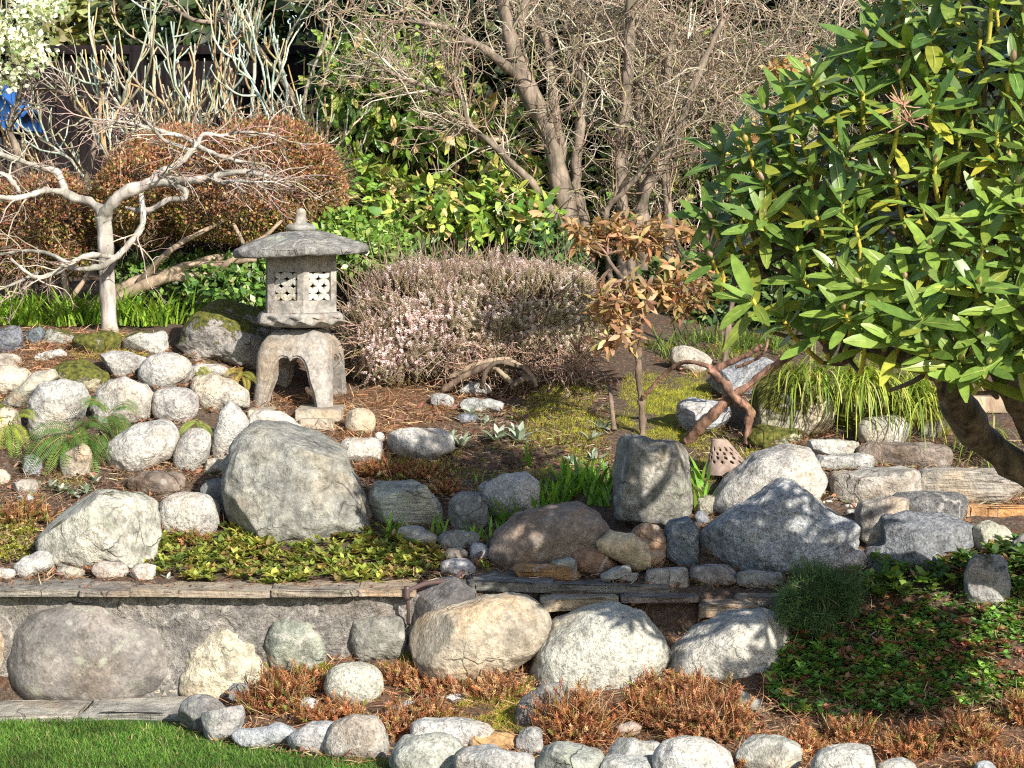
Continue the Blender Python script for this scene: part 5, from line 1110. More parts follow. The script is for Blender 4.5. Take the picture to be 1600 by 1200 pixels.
# evergreens beyond the fence
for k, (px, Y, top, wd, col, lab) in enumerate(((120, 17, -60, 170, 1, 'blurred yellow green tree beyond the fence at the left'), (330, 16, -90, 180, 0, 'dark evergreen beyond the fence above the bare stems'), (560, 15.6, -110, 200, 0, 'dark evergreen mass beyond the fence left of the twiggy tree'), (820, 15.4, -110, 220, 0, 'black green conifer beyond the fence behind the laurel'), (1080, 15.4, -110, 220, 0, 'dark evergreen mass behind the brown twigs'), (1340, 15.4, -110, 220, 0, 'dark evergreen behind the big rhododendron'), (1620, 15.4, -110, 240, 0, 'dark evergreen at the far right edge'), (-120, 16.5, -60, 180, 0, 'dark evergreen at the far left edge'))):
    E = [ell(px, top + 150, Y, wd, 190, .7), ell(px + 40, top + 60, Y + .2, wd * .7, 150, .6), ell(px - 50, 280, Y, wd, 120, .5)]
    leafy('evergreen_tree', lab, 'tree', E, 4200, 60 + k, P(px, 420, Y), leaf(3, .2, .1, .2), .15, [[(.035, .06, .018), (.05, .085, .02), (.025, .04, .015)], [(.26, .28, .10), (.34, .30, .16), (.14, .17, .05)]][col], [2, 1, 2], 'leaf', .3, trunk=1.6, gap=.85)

def bare_stems():
    rng = np.random.RandomState(12); foot = P(340, 450, 12.2)
    root = thing('bare_viburnum', 'bare shrub of upright blue grey and tan stems at the back left', 'shrub', foot)
    cols = [(.52, .54, .42), (.44, .52, .46), (.56, .44, .28), (.44, .29, .15), (.4, .36, .24)]
    s = np.array([P(a, b, 12.2) for a, b in ((180, 330), (230, 330), (270, 330), (310, 330), (350, 330), (390, 320), (430, 300), (470, 280), (500, 270), (240, 340), (330, 340), (420, 330), (540, 330), (150, 330), (560, 380), (130, 320), (450, 260), (380, 250))])
    s = s + rng.normal(0, .2, s.shape) * A(.3, 1, .2)
    d = np.stack([rng.normal(-.2, .65, len(s)), rng.normal(0, .2, len(s)), np.full(len(s), 1.0)], 1)
    a = grow(s, d, rng.uniform(.7, 1.3, len(s)), 12, rng, .19, (0, 0, 1), .04)
    for a1 in a[:, None]:
        g = tubes(a1, np.linspace(.013, .005, 12)[None], 6, pick(rng, 1, cols, [1, 1, 2, 2, 3]), .15)
        p, d, t, i = offshoots(a1, 8, rng, .12, .75); d = d * A(1, 1, .6) + A(0, 0, .3)
        b = grow(p, d, rng.uniform(.2, .55, len(p)), 8, rng, .15, (0, 0, 1), .14)
        g.merge(tubes(b, np.linspace(.0072, .0045, 8)[None], 5, pick(rng, len(b), cols, [3, 3, 2, 2, 2]), .15))
        p, d, t, i = offshoots(b, 4, rng, .2, .6); c = grow(p, d + A(0, 0, .5), rng.uniform(.05, .2, len(p)), 5, rng, .1, (0, 0, 1), .2)
        g.merge(tubes(c, np.linspace(.0048, .0036, 5)[None], 5, pick(rng, len(c), cols, [3, 3, 2, 3, 2])))
        put('stem', g, M['twig'], root)
bare_stems()
for i, (pts, lab) in enumerate((([P(145, 420, 11.9), P(135, 300, 11.9), P(140, 260, 11.9), P(150, 200, 11.9), P(120, 170, 11.9), P(100, 145, 11.8), P(50, 138, 11.8)], 'lichen crusted bare sapling beside the white blossom'), ([P(30, 420, 11.8), P(30, 260, 11.8), P(15, 200, 11.8), P(28, 160, 11.8), P(30, 120, 11.7), P(10, 60, 11.7)], 'thin grey stem carrying the white blossom spray'), ([P(500, 440, 12.3), P(470, 190, 12.3), P(420, 100, 12.3), P(370, 40, 12.4), P(300, 30, 12.4), P(230, -20, 12.5)], 'long arching bare limb behind the upright stems'))):
    rng = np.random.RandomState(90 + i); root = thing('bare_sapling', lab, 'sapling', pts[0])
    put('trunk', limb(pts, .022, .008, 30, 8, lump=.3), M['grey_bark'], root)
    L = smooth_line(pts, 14)[None]; p, d, t, k = offshoots(L, 26, rng, .35, .8); a = grow(p, d + A(0, 0, .35), rng.uniform(.12, .4, len(p)), 7, rng, .2)
    g = tubes(a, np.linspace(.006, .002, 7)[None], 5, pick(rng, len(a), [(.36, .34, .27), (.3, .26, .2)], [1, 1])); p, d, t, k = offshoots(a, 4, rng, .2, .7); b = grow(p, d, rng.uniform(.05, .15, len(p)), 5, rng, .2)
    g.merge(tubes(b, np.linspace(.0028, .001, 5)[None], 4, pick(rng, len(b), [(.36, .3, .25), (.4, .27, .25)], [1, 1]))); put('twig', g, M['twig'], root)
    if i == 1:
        E = [ell(20, 40, 11.5, 62, 52, .3), ell(40, 80, 11.5, 52, 45, .25), ell(10, 115, 11.5, 34, 34, .2), ell(70, 10, 11.5, 45, 26, .2), ell(-40, 60, 11.5, 60, 80, .3)]
        q, n = blob(rng, 2600, E, .3); kk = rng.rand(len(q)) < np.clip(.6 + fbm(q * 7, 3, 2), .1, 1); q, n = q[kk], n[kk]
        put('blossom', scatter(leaf(2, .42, .1, .2, .6), q, rdir(rng, len(q)), nrm(n + rng.normal(0, .6, n.shape)), rng.uniform(.022, .04, len(q)), pick(rng, len(q), [(.72, .76, .68), (.6, .68, .55), (.8, .8, .78), (.25, .34, .18)], [3, 2, 2, 1.2], .1)), M['petal'], root)

def twiggy_tree():
    rng = np.random.RandomState(33); Y = 11.6; foot = P(905, 470, Y)
    root = thing('twiggy_tree', 'many stemmed bare tree with leaning trunks and a dense cloud of brown twigs', 'tree', foot)
    k = Y / F
    TR = [([(905, 470, 0), (897, 400, 0), (886, 330, 0), (872, 262, 0), (850, 190, 0), (825, 140, 0), (806, 95, 0), (792, 40, 0), (780, -30, 0)], 15, 9),
          ([(912, 470, .1), (905, 390, .1), (880, 330, .1), (876, 240, .15), (866, 170, .15), (850, 60, .2), (800, -20, .25)], 9, 6),
          ([(930, 470, .05), (915, 360, .05), (900, 280, .05), (905, 210, .1), (908, 130, .15), (890, 40, .2)], 8, 5),
          ([(830, 140, 0), (800, 110, -.05), (760, 80, -.1), (720, 58, -.12), (680, 40, -.15), (630, 30, -.2)], 8, 3),
          ([(806, 100, 0), (812, 50, .05), (822, -20, .1)], 7, 5),
          ([(900, 390, -.05), (862, 330, -.1), (830, 285, -.15), (795, 250, -.18), (770, 225, -.2), (735, 195, -.2), (722, 155, -.2), (700, 135, -.2)], 5.5, 2.5),
          ([(880, 345, -.05), (840, 305, -.1), (800, 265, -.12), (770, 225, -.15), (738, 205, -.18)], 5, 3.5),
          ([(720, 150, -.2), (690, 145, -.2), (650, 130, -.25), (600, 110, -.3)], 3.5, 2),
          ([(970, 480, .1), (972, 380, .1), (970, 260, .1), (980, 140, .1), (985, 20, .1), (990, -40, .1)], 9, 6),
          ([(985, 480, .1), (985, 400, .1), (1010, 300, .1), (1045, 240, .1), (1065, 190, .05), (1085, 130, .1), (1130, 30, .1)], 8, 4),
          ([(1000, 480, .2), (1005, 330, .2), (1000, 210, .2), (995, 90, .2)], 9, 5),
          ([(1040, 480, .2), (1045, 350, .2), (1035, 200, .2), (1050, 50, .2)], 7, 4),
          ([(960, 480, 0), (950, 400, 0), (948, 330, -.05), (975, 300, -.1), (1005, 265, -.15), (1040, 215, -.15)], 5, 2.5)]
    mains = []
    for i, (pts, a, b) in enumerate(TR):
        pp = [P(x, y, Y + dy - .15) for x, y, dy in pts]; put('trunk' if a > 7.5 else 'branch', limb(pp, a * k * 1.2, b * k * 1.2, 48, 10, lump=.35, seed=i), M['grey_bark'], root); mains.append(smooth_line(pp, 12))
    # the twig cloud
    cols = [(.46, .37, .28), (.36, .26, .19), (.58, .51, .41), (.26, .17, .13), (.34, .31, .15)]; pr = [3, 3, 2.4, 1.6, 1.2]
    N1 = 235
    def cloudpts(N):
        z = [(690, 30, 150, 42, .6), (880, 60, 130, 70, 1.0), (1010, 120, 130, 130, 1.7), (1130, 130, 140, 140, 1.7), (1260, 70, 110, 110, 1.0), (1000, 270, 70, 60, .3), (1060, 260, 60, 70, .4), (560, 10, 80, 35, .3), (1330, 20, 90, 60, .5), (640, 90, 60, 30, .25)]
        w_ = np.array([q[4] for q in z]); i = rng.choice(len(z), N, p=w_ / w_.sum()); zz = np.array(z)[i]
        d = rdir(rng, N) * rng.rand(N, 1) ** .33; Yd = Y + d[:, 1] * .6 + .45
        px, py = zz[:, 0] + d[:, 0] * zz[:, 2], zz[:, 1] + d[:, 2] * zz[:, 3]
        return np.stack([(px - 800) * Yd / F, Yd, ZC - (py - HOR) * Yd / F], 1)
    p = cloudpts(N1); d = rng.normal(0, .7, p.shape) + A(.05, -.15, .35)
    a = grow(p, d, rng.uniform(.25, .6, N1), 9, rng, .2, (0, 0, .3), .05)
    g = tubes(a, np.linspace(.0058, .0025, 9)[None], 5, pick(rng, N1, cols, pr), .15)
    p, d, t, i = offshoots(a, 8, rng, .1, .7); b = grow(p, d, rng.uniform(.12, .32, len(p)), 8, rng, .24, (0, -.2, .2), .06)
    g.merge(tubes(b, np.linspace(.0027, .0014, 8)[None], 4, pick(rng, len(b), cols, pr)))
    p, d, t, i = offshoots(b, 4, rng, .1, .75); c = grow(p, d, rng.uniform(.05, .16, len(p)), 6, rng, .25)
    g.merge(tubes(c, np.linspace(.0017, .001, 6)[None], 3, pick(rng, len(c), cols, pr)))
    E = np.array(mains); p, d, t, i = offshoots(E, 14, rng, .3, .7); a = grow(p, d + A(0, -.3, .2), rng.uniform(.2, .5, len(p)), 8, rng, .2); g.merge(tubes(a, np.linspace(.005, .002, 8)[None], 4, pick(rng, len(a), cols, pr)))
    p, d, t, i = offshoots(a, 7, rng, .1, .7); b = grow(p, d, rng.uniform(.08, .25, len(p)), 6, rng, .24); g.merge(tubes(b, np.linspace(.0024, .001, 6)[None], 3, pick(rng, len(b), cols, pr)))
    put('twig', g, M['twig'], root)
    # lichen and moss tufts caught in the twigs
    i = rng.choice(len(c), 2600); q = c[i, 3]; put('lichen', scatter(leaf(1, .4, 0, 0), q, rdir(rng, len(q)), rdir(rng, len(q)), rng.uniform(.01, .028, len(q)), pick(rng, len(q), [(.22, .2, .05), (.34, .3, .12), (.3, .3, .2)], [2, 1, 1])), M['dry'], root)
twiggy_tree()
# blue sheet at the left edge behind the stems
def sheet():
    o = P(-10, 172, 13.2); x = np.linspace(-.55, .22, 30); y = np.linspace(-.3, .3, 16); X, Yg_ = np.meshgrid(x, y); Z = .16 - .9 * (X - .0) ** 2 * (X > 0) * 4 - .5 * Yg_ ** 2 + .012 * vnoise(np.stack([X.ravel() * 9, Yg_.ravel() * 9, X.ravel() * 0], 1)).reshape(X.shape)
    V = np.stack([X.ravel(), Yg_.ravel(), Z.ravel()], 1) + o; a = np.arange(30 * 16).reshape(16, 30)[:-1, :-1].ravel(); f = np.stack([a, a + 1, a + 31, a + 30], 1)
    b = V.copy(); b[:, 2] = o[2] - .12; m, nt, bb, N = newmat('blue_tarpaulin'); bb.inputs['Base Color'].default_value = (.02, .12, .42, 1); bb.inputs['Roughness'].default_value = .35
    nb = len(V); idx = np.concatenate([np.arange(30), np.arange(1, 16) * 30 + 29, np.arange(28, -1, -1) + 450, np.arange(14, 0, -1) * 30]); j = np.roll(idx, -1)
    ob = put('tarpaulin', Geo().add(np.vstack([V, b]), np.vstack([f, np.stack([idx, j, j + nb, idx + nb], 1)])), m, None, o - A(0, 0, .12)); tag(ob, 'blue tarpaulin by the dark fence at the left edge', 'tarpaulin')
sheet()
def added_bin_box():  # added box, fills the dark patch beneath the blue sheet
    a, b = P(-215, 190, 13.0), P(66, 190, 13.0); z1 = P(0, 172, 13.2)[2] - .13; z0 = 1.25; x0, x1 = P(-10, 0, 13.2)[0] - .5, P(-10, 0, 13.2)[0] + .17
    d, Fc = ico(4); q = np.sign(d) * np.abs(d) ** .16; q /= np.abs(q).max(0); g = Geo()
    for i in range(6):
        h = (z1 - z0) / 6; g.add(q * A((x1 - x0) / 2, .24 - .004 * (i % 2), h / 2 - .004) + A((x0 + x1) / 2, 13.2, z0 + h * (i + .5)), Fc)
    m, nt, bs, N = newmat('added_bin_wood'); n1 = N('TexNoise', {'Vector': N('Mapping', {'Vector': N('TexCoord').outputs['Object'], 'Scale': (1, 1, 12)}).outputs[0], 'Scale': 7.0, 'Detail': 5.0}).outputs['Fac']
    nt.links.new(ramp(N, n1, [(.3, (.012, .01, .011)), (.7, (.035, .029, .029))]), bs.inputs['Base Color']); bs.inputs['Roughness'].default_value = .85
    tag(put('added_bin', g, m, None, A((x0 + x1) / 2, 13.2, z0)), 'added dark bin filling the dark patch under the blue tarpaulin at the left edge', 'bin')
added_bin_box()
# ---------------------------------------------------------------- low plants
def tuft(name, label, cat, px, py, n, L, Wd, cols, probs, seed, spread=.03, lean=.5, curl=.4, mat_='grassm', group=None, dirb=(0, 0, 1), lift=0., n2=4, base=None, kind=None):
    rng = np.random.RandomState(seed); b = G1(px, py) + A(0, 0, lift) if base is None else base
    p = b + rng.normal(0, 1, (n, 3)) * A(spread, spread, 0); d = nrm(rng.normal(0, lean, (n, 3)) * A(1, 1, .3) + A(*dirb)); h = nrm(d * A(1, 1, 0) + rng.normal(0, .05, (n, 3)) * A(1, 1, 0))
    up = nrm(A(0, 0, 1.2) - h * .8)
    g = scatter(blade(n2, Wd, curl), p, d, up, rng.uniform(L * .6, L * 1.15, n), pick(rng, n, cols, probs, .15))
    o = put(name, g, M[mat_], None, b); return tag(o, label, cat, group)
GRN = [(.16, .32, .04), (.24, .42, .06), (.10, .22, .03)]
# iris shoots
rng = np.random.RandomState(2)
for i, (px, py, n, L) in enumerate(((790, 822, 26, .13), (815, 800, 22, .14), (842, 806, 20, .12), (868, 790, 24, .14), (892, 775, 26, .15), (915, 765, 22, .14), (938, 770, 26, .15), (948, 790, 16, .12), (880, 760, 16, .12), (778, 840, 10, .09), (735, 845, 9, .09), (752, 848, 8, .09), (690, 838, 8, .1), (612, 842, 9, .12), (822, 728, 7, .12), (832, 888, 7, .05), (848, 888, 6, .05), (752, 760, 8, .08), (760, 890, 8, .06), (1098, 800, 12, .16), (1094, 760, 9, .15), (1072, 775, 8, .1))):
    tuft('iris', 'bright green young iris shoots coming up among the middle rocks', 'plant', px, py, n, L, .075, GRN, [3, 3, 1], 200 + i, .03 if n > 12 else .015, .32, .25, 'leaf', 'iris shoots')
# grass tufts at the back left
for i in range(22):
    tuft('grass_tuft', 'sunlit bright green grass tuft behind the left stone terrace', 'grass', -10 + i * 13 + rng.uniform(-5, 5), 508 + rng.uniform(-6, 4), 26, .2, .03, [(.26, .42, .05), (.2, .34, .04), (.12, .24, .03)], [2, 2, 1], 240 + i, .05, .35, .4, 'grassm', 'grass tufts behind the left terrace')
for i in range(16):
    tuft('grass_tuft', 'dull green grass tuft behind the moss patch', 'grass', 1030 + i * 14 + rng.uniform(-8, 8), 545 + rng.uniform(-12, 16), 24, .13, .03, [(.14, .22, .05), (.2, .28, .06), (.08, .14, .03)], [2, 2, 1], 270 + i, .05, .4, .5, 'grassm', 'grass behind the moss')
# fountain grass with arching yellow green blades
def carex():
    rng = np.random.RandomState(71)
    for j, (px, py, Y, n, lab) in enumerate(((1352, 596, 9.2, 210, 'arching yellow green sedge clump hanging over the round stone'), (1440, 618, 9.25, 150, 'thinner darker sedge clump at the right of the yellow green one'), (1265, 590, 9.2, 120, 'short sedge draped over the mossy boulder'), (1530, 690, 9.0, 70, 'shaded grass behind the rhododendron trunk'))):
        b = P(px, py, Y); a = rng.uniform(0, 6.28, n); el = rng.uniform(.15, 1.1, n); d = np.stack([np.sin(a) * np.sin(el), np.cos(a) * np.sin(el) - .25, np.cos(el) + .15], 1)
        Q = grow(b + rng.normal(0, 1, (n, 3)) * A(.05, .05, .015), d, rng.uniform(.17, .36, n) * (1 if j < 2 else .7), 11, rng, .03, (0, 0, -1), .30)
        T = nrm(np.gradient(Q, axis=1)); side = nrm(np.cross(T, A(0, 0, 1.0))) * (np.linspace(1, .15, 11) ** .6 * .0038)[None, :, None]
        V = np.stack([Q - side, Q + side], 2).reshape(-1, 3); k = (np.arange(n)[:, None] * 22 + np.arange(10)[None] * 2).ravel(); f = np.stack([k, k + 1, k + 3, k + 2], 1)
        col = np.repeat(pick(rng, n, [(.30, .39, .055), (.42, .47, .09), (.18, .27, .045), (.42, .38, .18)], [3, 2, 2, 1] if j == 0 else [1, 1, 4, 1], .15), 22, 0)
        tag(put('sedge', Geo().add(V, f, col), M['grassm'], None, b), lab, 'plant')
carex()
# ferns: every frond a part
def fern(label, px, py, fronds, seed, L=.3, cols=((.10, .20, .035), (.17, .29, .05), (.07, .14, .03)), Y=None, lift=0.02):
    rng = np.random.RandomState(seed); b = G1(px, py) + A(0, 0, lift) if Y is None else P(px, py, Y)
    root = thing('fern', label, 'fern', b)
    for (dx, dz, l) in fronds:
        d = nrm(A(dx, -.55, dz)); K = 34; Q = grow(b[None] + rng.normal(0, .01, (1, 3)), d[None], L * l, K, rng, .015, (0, -.2, -1), .05)[0]
        T = nrm(np.gradient(Q, axis=0)); s = nrm(np.cross(T, A(0, -.75, .65))); nrm_ = np.cross(s, T)
        t = np.linspace(0, 1, K); ln = L * l * .135 * np.sin(math.pi * np.clip(t * .9 + .1, 0, 1)) ** .7 * (t > .1)
        g = tubes(Q[None], np.linspace(.0022, .0008, K)[None], 4, A(.3, .26, .1)); c = A(*cols[rng.randint(3)]) * rng.uniform(.85, 1.2)
        for sg in (-1, 1):
            pos = Q[3:] + 0; yd = s[3:] * sg + T[3:] * .35; g.merge(scatter(leaf(2, .085, .1, .2, .6), pos, yd, nrm_[3:] * 1.0, np.stack([ln[3:] * 1.0, ln[3:], ln[3:]], 1), c * np.exp(rng.normal(0, .1, (K - 3, 1)))))
        put('frond', g, M['leaf'], root)
fern('large sword fern with long fronds draped over the white rocks', 118, 720, [(-1, .9, .9), (-.7, .3, 1), (-.5, -.1, .8), (-.1, .1, .8), (.3, .4, .9), (.6, 1.2, 1), (.9, .5, .8), (1.1, .2, .7), (.2, -.5, .75), (-.3, -.7, .8), (.5, -.3, .9), (-.9, 0, .9), (.1, .9, .7)], 301, .29, lift=.1)
fern('sword fern with an upright frond in front of the blocky white rock', 165, 690, [(.9, 1.0, 1), (.6, .5, .9), (1, .3, .8), (-.5, 1.2, .9), (-.2, .7, .9), (.3, .1, .6), (1.1, -.1, .7)], 302, .24, lift=.1)
fern('fern with drooping yellow green fronds at the left edge', 14, 690, [(-.4, .2, 1), (.2, -.2, 1), (.4, -.5, .9), (.6, .2, .8), (-.1, -.7, .8), (.7, 1.1, .8)], 303, .25, cols=((.3, .36, .06), (.22, .3, .05), (.18, .28, .05)), lift=.08)
fern('fern drooping between the tan rock and the large oval rock', 150, 700, [(-.3, -.4, 1), (.1, -.8, .9), (.5, -.6, 1), (.8, -.4, .8), (.3, -.9, .7)], 304, .2, lift=.06)
fern('small yellow brown fern beside the lantern leg', 378, 585, [(-.9, .2, 1), (-.5, .7, 1), (.1, .8, .9), (.6, .5, .9), (-.2, .2, .8), (.3, .1, .9), (-.8, -.1, .7)], 305, .15, ((.40, .34, .08), (.30, .32, .06), (.34, .22, .06)), Y=9.75)
fern('small fern in the crevice above the white cobble pair', 305, 575, [(.8, .3, 1), (.4, .1, .9), (1, 0, .8), (.5, -.3, .8)], 306, .14, ((.30, .34, .08), (.24, .30, .06), (.34, .36, .1)), Y=9.85)
fern('small bright fern between the round cobble and the leaning rock', 312, 662, [(-.6, .2, 1), (.2, .5, .9), (.6, .2, .9), (-.1, -.1, .8), (.4, -.2, .7), (-.8, 0, .7)], 307, .12, ((.26, .36, .06), (.2, .3, .05), (.3, .38, .08)), Y=9.25)
# silver leaved plants
def rosette(name, label, px, py, n, L, cols, probs, seed, w_=.17, lift=.0, elev=(.3, 1.2), group=None, mat_='silver', cat='plant'):
    rng = np.random.RandomState(seed); b = G1(px, py) + A(0, 0, lift); a = np.arange(n) * 2.4 + rng.uniform(0, 6); el = np.linspace(*elev, n) + rng.normal(0, .15, n)
    d = np.stack([np.sin(a) * np.sin(el), np.cos(a) * np.sin(el), np.cos(el)], 1); r_ = np.stack([np.sin(a), np.cos(a), np.zeros(n)], 1); up = A(0, 0, 1) * np.sin(el)[:, None] - r_ * np.cos(el)[:, None]
    g = scatter(leaf(4, w_, .25, .3, .7), np.tile(b, (n, 1)) + rng.normal(0, .004, (n, 3)), d, up, rng.uniform(.7, 1.1, n) * L, pick(rng, n, cols, probs, .1))
    return tag(put(name, g, M[mat_], None, b), label, cat, group)
SIL = [(.34, .40, .33), (.42, .46, .40), (.24, .32, .22)]
for i, (px, py, n, L) in enumerate(((703, 692, 16, .09), (722, 700, 18, .1), (735, 656, 16, .11), (778, 690, 16, .11), (812, 692, 20, .12), (805, 676, 9, .09), (760, 664, 10, .08), (925, 690, 10, .1), (940, 672, 12, .1), (895, 728, 10, .08), (930, 722, 12, .09), (945, 735, 9, .07), (607, 722, 8, .05), (80, 765, 12, .07), (97, 770, 14, .08), (115, 775, 12, .08), (135, 770, 12, .07), (150, 755, 10, .07), (60, 762, 10, .06), (240, 905, 8, .05), (262, 908, 8, .05))):
    rosette('lamb_ear', 'felty silver grey rosette growing in the soil between rocks', px, py, n, L * .72, SIL, [2, 2, 1], 320 + i, .17, group='silver leaved rosettes')
# dwarf conifer in the shade
leafy('dwarf_conifer', 'dark green dwarf conifer at the end of the slate ledge', 'shrub', [ell(1278, 922, 7.85, 60, 38, .14), ell(1315, 935, 7.85, 44, 34, .12), ell(1236, 938, 7.8, 32, 36, .1), ell(1270, 955, 7.78, 50, 28, .1)], 30000, 81, G1(1280, 975), leaf(1, .34, 0, 0), .02, [(.07, .14, .045), (.13, .22, .06), (.04, .08, .03)], [2, 1, 1], 'leaf', .5, stems=30, out=.6, gap=.75, rag=.05)
# tufts of dormant orange heather
def dheather(px, py, w_, h_, n, seed, tone=0, label=''):
    rng = np.random.RandomState(seed); Yb = float(GY(px, py)[0]); b = G1(px, py); rx = w_ / 2 * Yb / F; rz = h_ * Yb / F
    V, Fc, tc = [], [], []
    def quad(o, u, v, c):
        k = len(V); V.extend([o - u, o + u, o + u * .4 + v, o - u * .4 + v]); Fc.append((k, k + 1, k + 2, k + 3)); tc.extend([c] * 4)
    quad(A(0, 0, 0), A(.02, 0, 0), A(0, 1, 0), (.6, .5, .45))
    for i in range(16):
        a = i * 2.4; t = .25 + .75 * i / 16; quad(A(0, t * .8, 0), A(-math.sin(a), 0, math.cos(a)) * .032, nrm(A(math.cos(a), .9, math.sin(a))) * .17, A(1, 1, 1) * lerp(.75, 1.2, i / 16))
    d = rdir(rng, n); d[:, 2] = np.abs(d[:, 2]); f = rng.uniform(.45, 1.0, (n, 1)); p = b + d * A(rx, rx * .75, rz * .8) * f * (1 + .42 * fbm(d * 3.2 + seed, seed, 3))[:, None]
    kp = rng.rand(n) < np.clip(.75 + .8 * fbm(p * 16, seed + 2, 2), .1, 1); p, d = p[kp], d[kp]; n = len(p)
    yd = nrm(d * A(1, 1, .6) * .8 + A(0, -.05, .55) + rng.normal(0, .35, (n, 3)))
    cols = [(.44, .22, .11), (.34, .15, .075), (.56, .37, .22), (.22, .1, .055), (.30, .29, .09)]
    g = scatter((np.array(V), np.array(Fc)), p - yd * .02, yd, rdir(rng, n), rng.uniform(.035, .068, n), pick(rng, n, cols, [[4, 3, 2, 2.5, .9], [3, 3, 1.5, 3, 2], [2, 2, 3, 1, .5]][tone], .2), np.array(tc))
    Q = grow(b + rng.normal(0, .4, (n // 9, 3)) * A(rx, rx * .5, .02), rng.normal(0, .6, (n // 9, 3)) + A(0, -.2, .8), rng.uniform(.5, 1.25, n // 9) * max(rz, .06), 6, rng, .2)
    g.merge(tubes(Q, np.linspace(.0016, .0007, 6)[None], 3, pick(rng, len(Q), [(.6, .42, .26), (.5, .28, .16), (.66, .52, .36)], [1, 1, 1])))
    tag(put('dormant_heather', g, M['dry'], None, b), label, 'plant', 'dormant heather tufts')
for i, (px, py, w_, h_, n, t, lab) in enumerate(((432, 1112, 118, 72, 900, 1, 'dark red brown heather tuft at the left end of the lower bed'), (480, 1075, 90, 40, 420, 1, 'brown heather tuft directly left of the pale egg stone'), (520, 1128, 110, 34, 520, 0, 'reddish heather below the pale egg stone'), (628, 1068, 70, 36, 420, 0, 'orange heather tuft right of the pale egg stone'), (655, 1128, 110, 44, 620, 1, 'red brown heather behind the long white stone'), (615, 1150, 60, 40, 300, 1, 'brown heather behind the rosy edging stone'), (690, 1078, 110, 24, 300, 2, 'straw coloured dry heather below the big tan boulder'), (770, 1085, 130, 38, 520, 2, 'straw and orange heather under the right end of the big tan boulder'), (897, 1160, 130, 88, 1300, 0, 'bushy orange heather tuft in front of the speckled boulder'), (1010, 1128, 90, 54, 600, 0, 'orange brown heather below the gap between two pale boulders'), (1110, 1148, 160, 78, 1250, 0, 'large orange heather tuft below the rightmost pale boulder'), (1075, 1088, 110, 40, 420, 0, 'bright orange heather against the foot of the rightmost pale boulder'), (1015, 1085, 46, 34, 160, 0, 'small orange heather sprig between the speckled and pale boulders'), (1250, 1180, 80, 46, 400, 2, 'tan orange heather left of the smooth domed stone'), (1325, 1158, 90, 42, 380, 0, 'orange heather behind the smooth domed stone'), (1425, 1180, 95, 56, 480, 0, 'rust heather right of the smooth domed stone'), (1515, 1165, 95, 62, 520, 1, 'dull brown heather in the lower right corner bed'), (1592, 1130, 80, 60, 420, 1, 'brown shaded heather at the right edge'), (1570, 1215, 110, 46, 420, 0, 'orange heather at the bottom right corner'), (700, 1160, 60, 24, 160, 1, 'small brown heather sprig behind the wide green grey stone'), (1150, 1215, 60, 40, 200, 0, 'heather sprig between the cracked stone and the big round one'))):
    dheather(px, py, w_, h_, n, 400 + i, t, lab)
# purple brown low heather strip in the middle
for i, (px, py, w_, h_, n, lab) in enumerate(((590, 742, 70, 26, 260, 'purple brown heather strip above the greenish angular rock'), (650, 745, 80, 26, 300, 'dull pink brown heather strip below the white quartz rock'), (700, 770, 60, 22, 160, 'low dark heather above the dark grey round rock'), (300, 850, 60, 26, 120, 'dry red stalks around the white egg shaped rock'), (160, 892, 90, 16, 120, 'dry brown sprigs behind the coping at the left'), (40, 815, 90, 40, 300, 'brown heather patch at the left edge above the wall'))):
    dheather(px, py, w_, h_, n, 440 + i, 1, lab)

def region_pts(rng, N, poly):
    pl = np.array(poly, float); lo, hi = pl.min(0), pl.max(0); out = []
    while len(out) < N:
        q = rng.uniform(lo, hi, (N * 2, 2)); x, y = q[:, 0], q[:, 1]; r_ = np.zeros(len(q), bool); j = len(pl) - 1
        for i in range(len(pl)):
            xi, yi = pl[i]; xj, yj = pl[j]; r_ ^= ((yi > y) != (yj > y)) & (x < (xj - xi) * (y - yi) / (yj - yi + 1e-9) + xi); j = i
        out += list(q[r_])
    return np.array(out[:N])
def cover(name, poly, N, T, size, cols, probs, seed, mat_, hgt=.05, nl=6, elev=(.5, 1.4), clump=.0, lumps=.0):
    rng = np.random.RandomState(seed); q = region_pts(rng, N, poly); b = G(q[:, 0], q[:, 1])
    if clump: k = rng.rand(N) < np.clip(.6 + clump * fbm(b * 6, seed, 2), .05, 1); b = b[k]; N = len(b)
    b = b + A(0, 0, 1) * (rng.rand(N, 1) * hgt + np.clip(lumps * fbm(b * 5, seed + 1, 2), 0, 1)[:, None])
    a = rng.uniform(0, 6.28, (N, 1)) + np.arange(nl) * 2.4; el = rng.uniform(*elev, (N, nl)); d = np.stack([np.sin(a) * np.sin(el), np.cos(a) * np.sin(el), np.cos(el)], -1).reshape(-1, 3)
    r_ = np.stack([np.sin(a), np.cos(a), 0 * a], -1).reshape(-1, 3); el = el.reshape(-1, 1); up = A(0, 0, 1) * np.sin(el) - r_ * np.cos(el)
    s = np.repeat(rng.uniform(size * .55, size * 1.2, N), nl) * rng.uniform(.75, 1.1, N * nl)
    c = np.repeat(pick(rng, N, cols, probs, .15), nl, 0) * np.exp(rng.normal(0, .12, (N * nl, 1)))
    o = put(name, scatter(T, np.repeat(b, nl, 0), d, up, s, c), M[mat_], None, b.mean(0)); o['kind'] = 'stuff'; return o
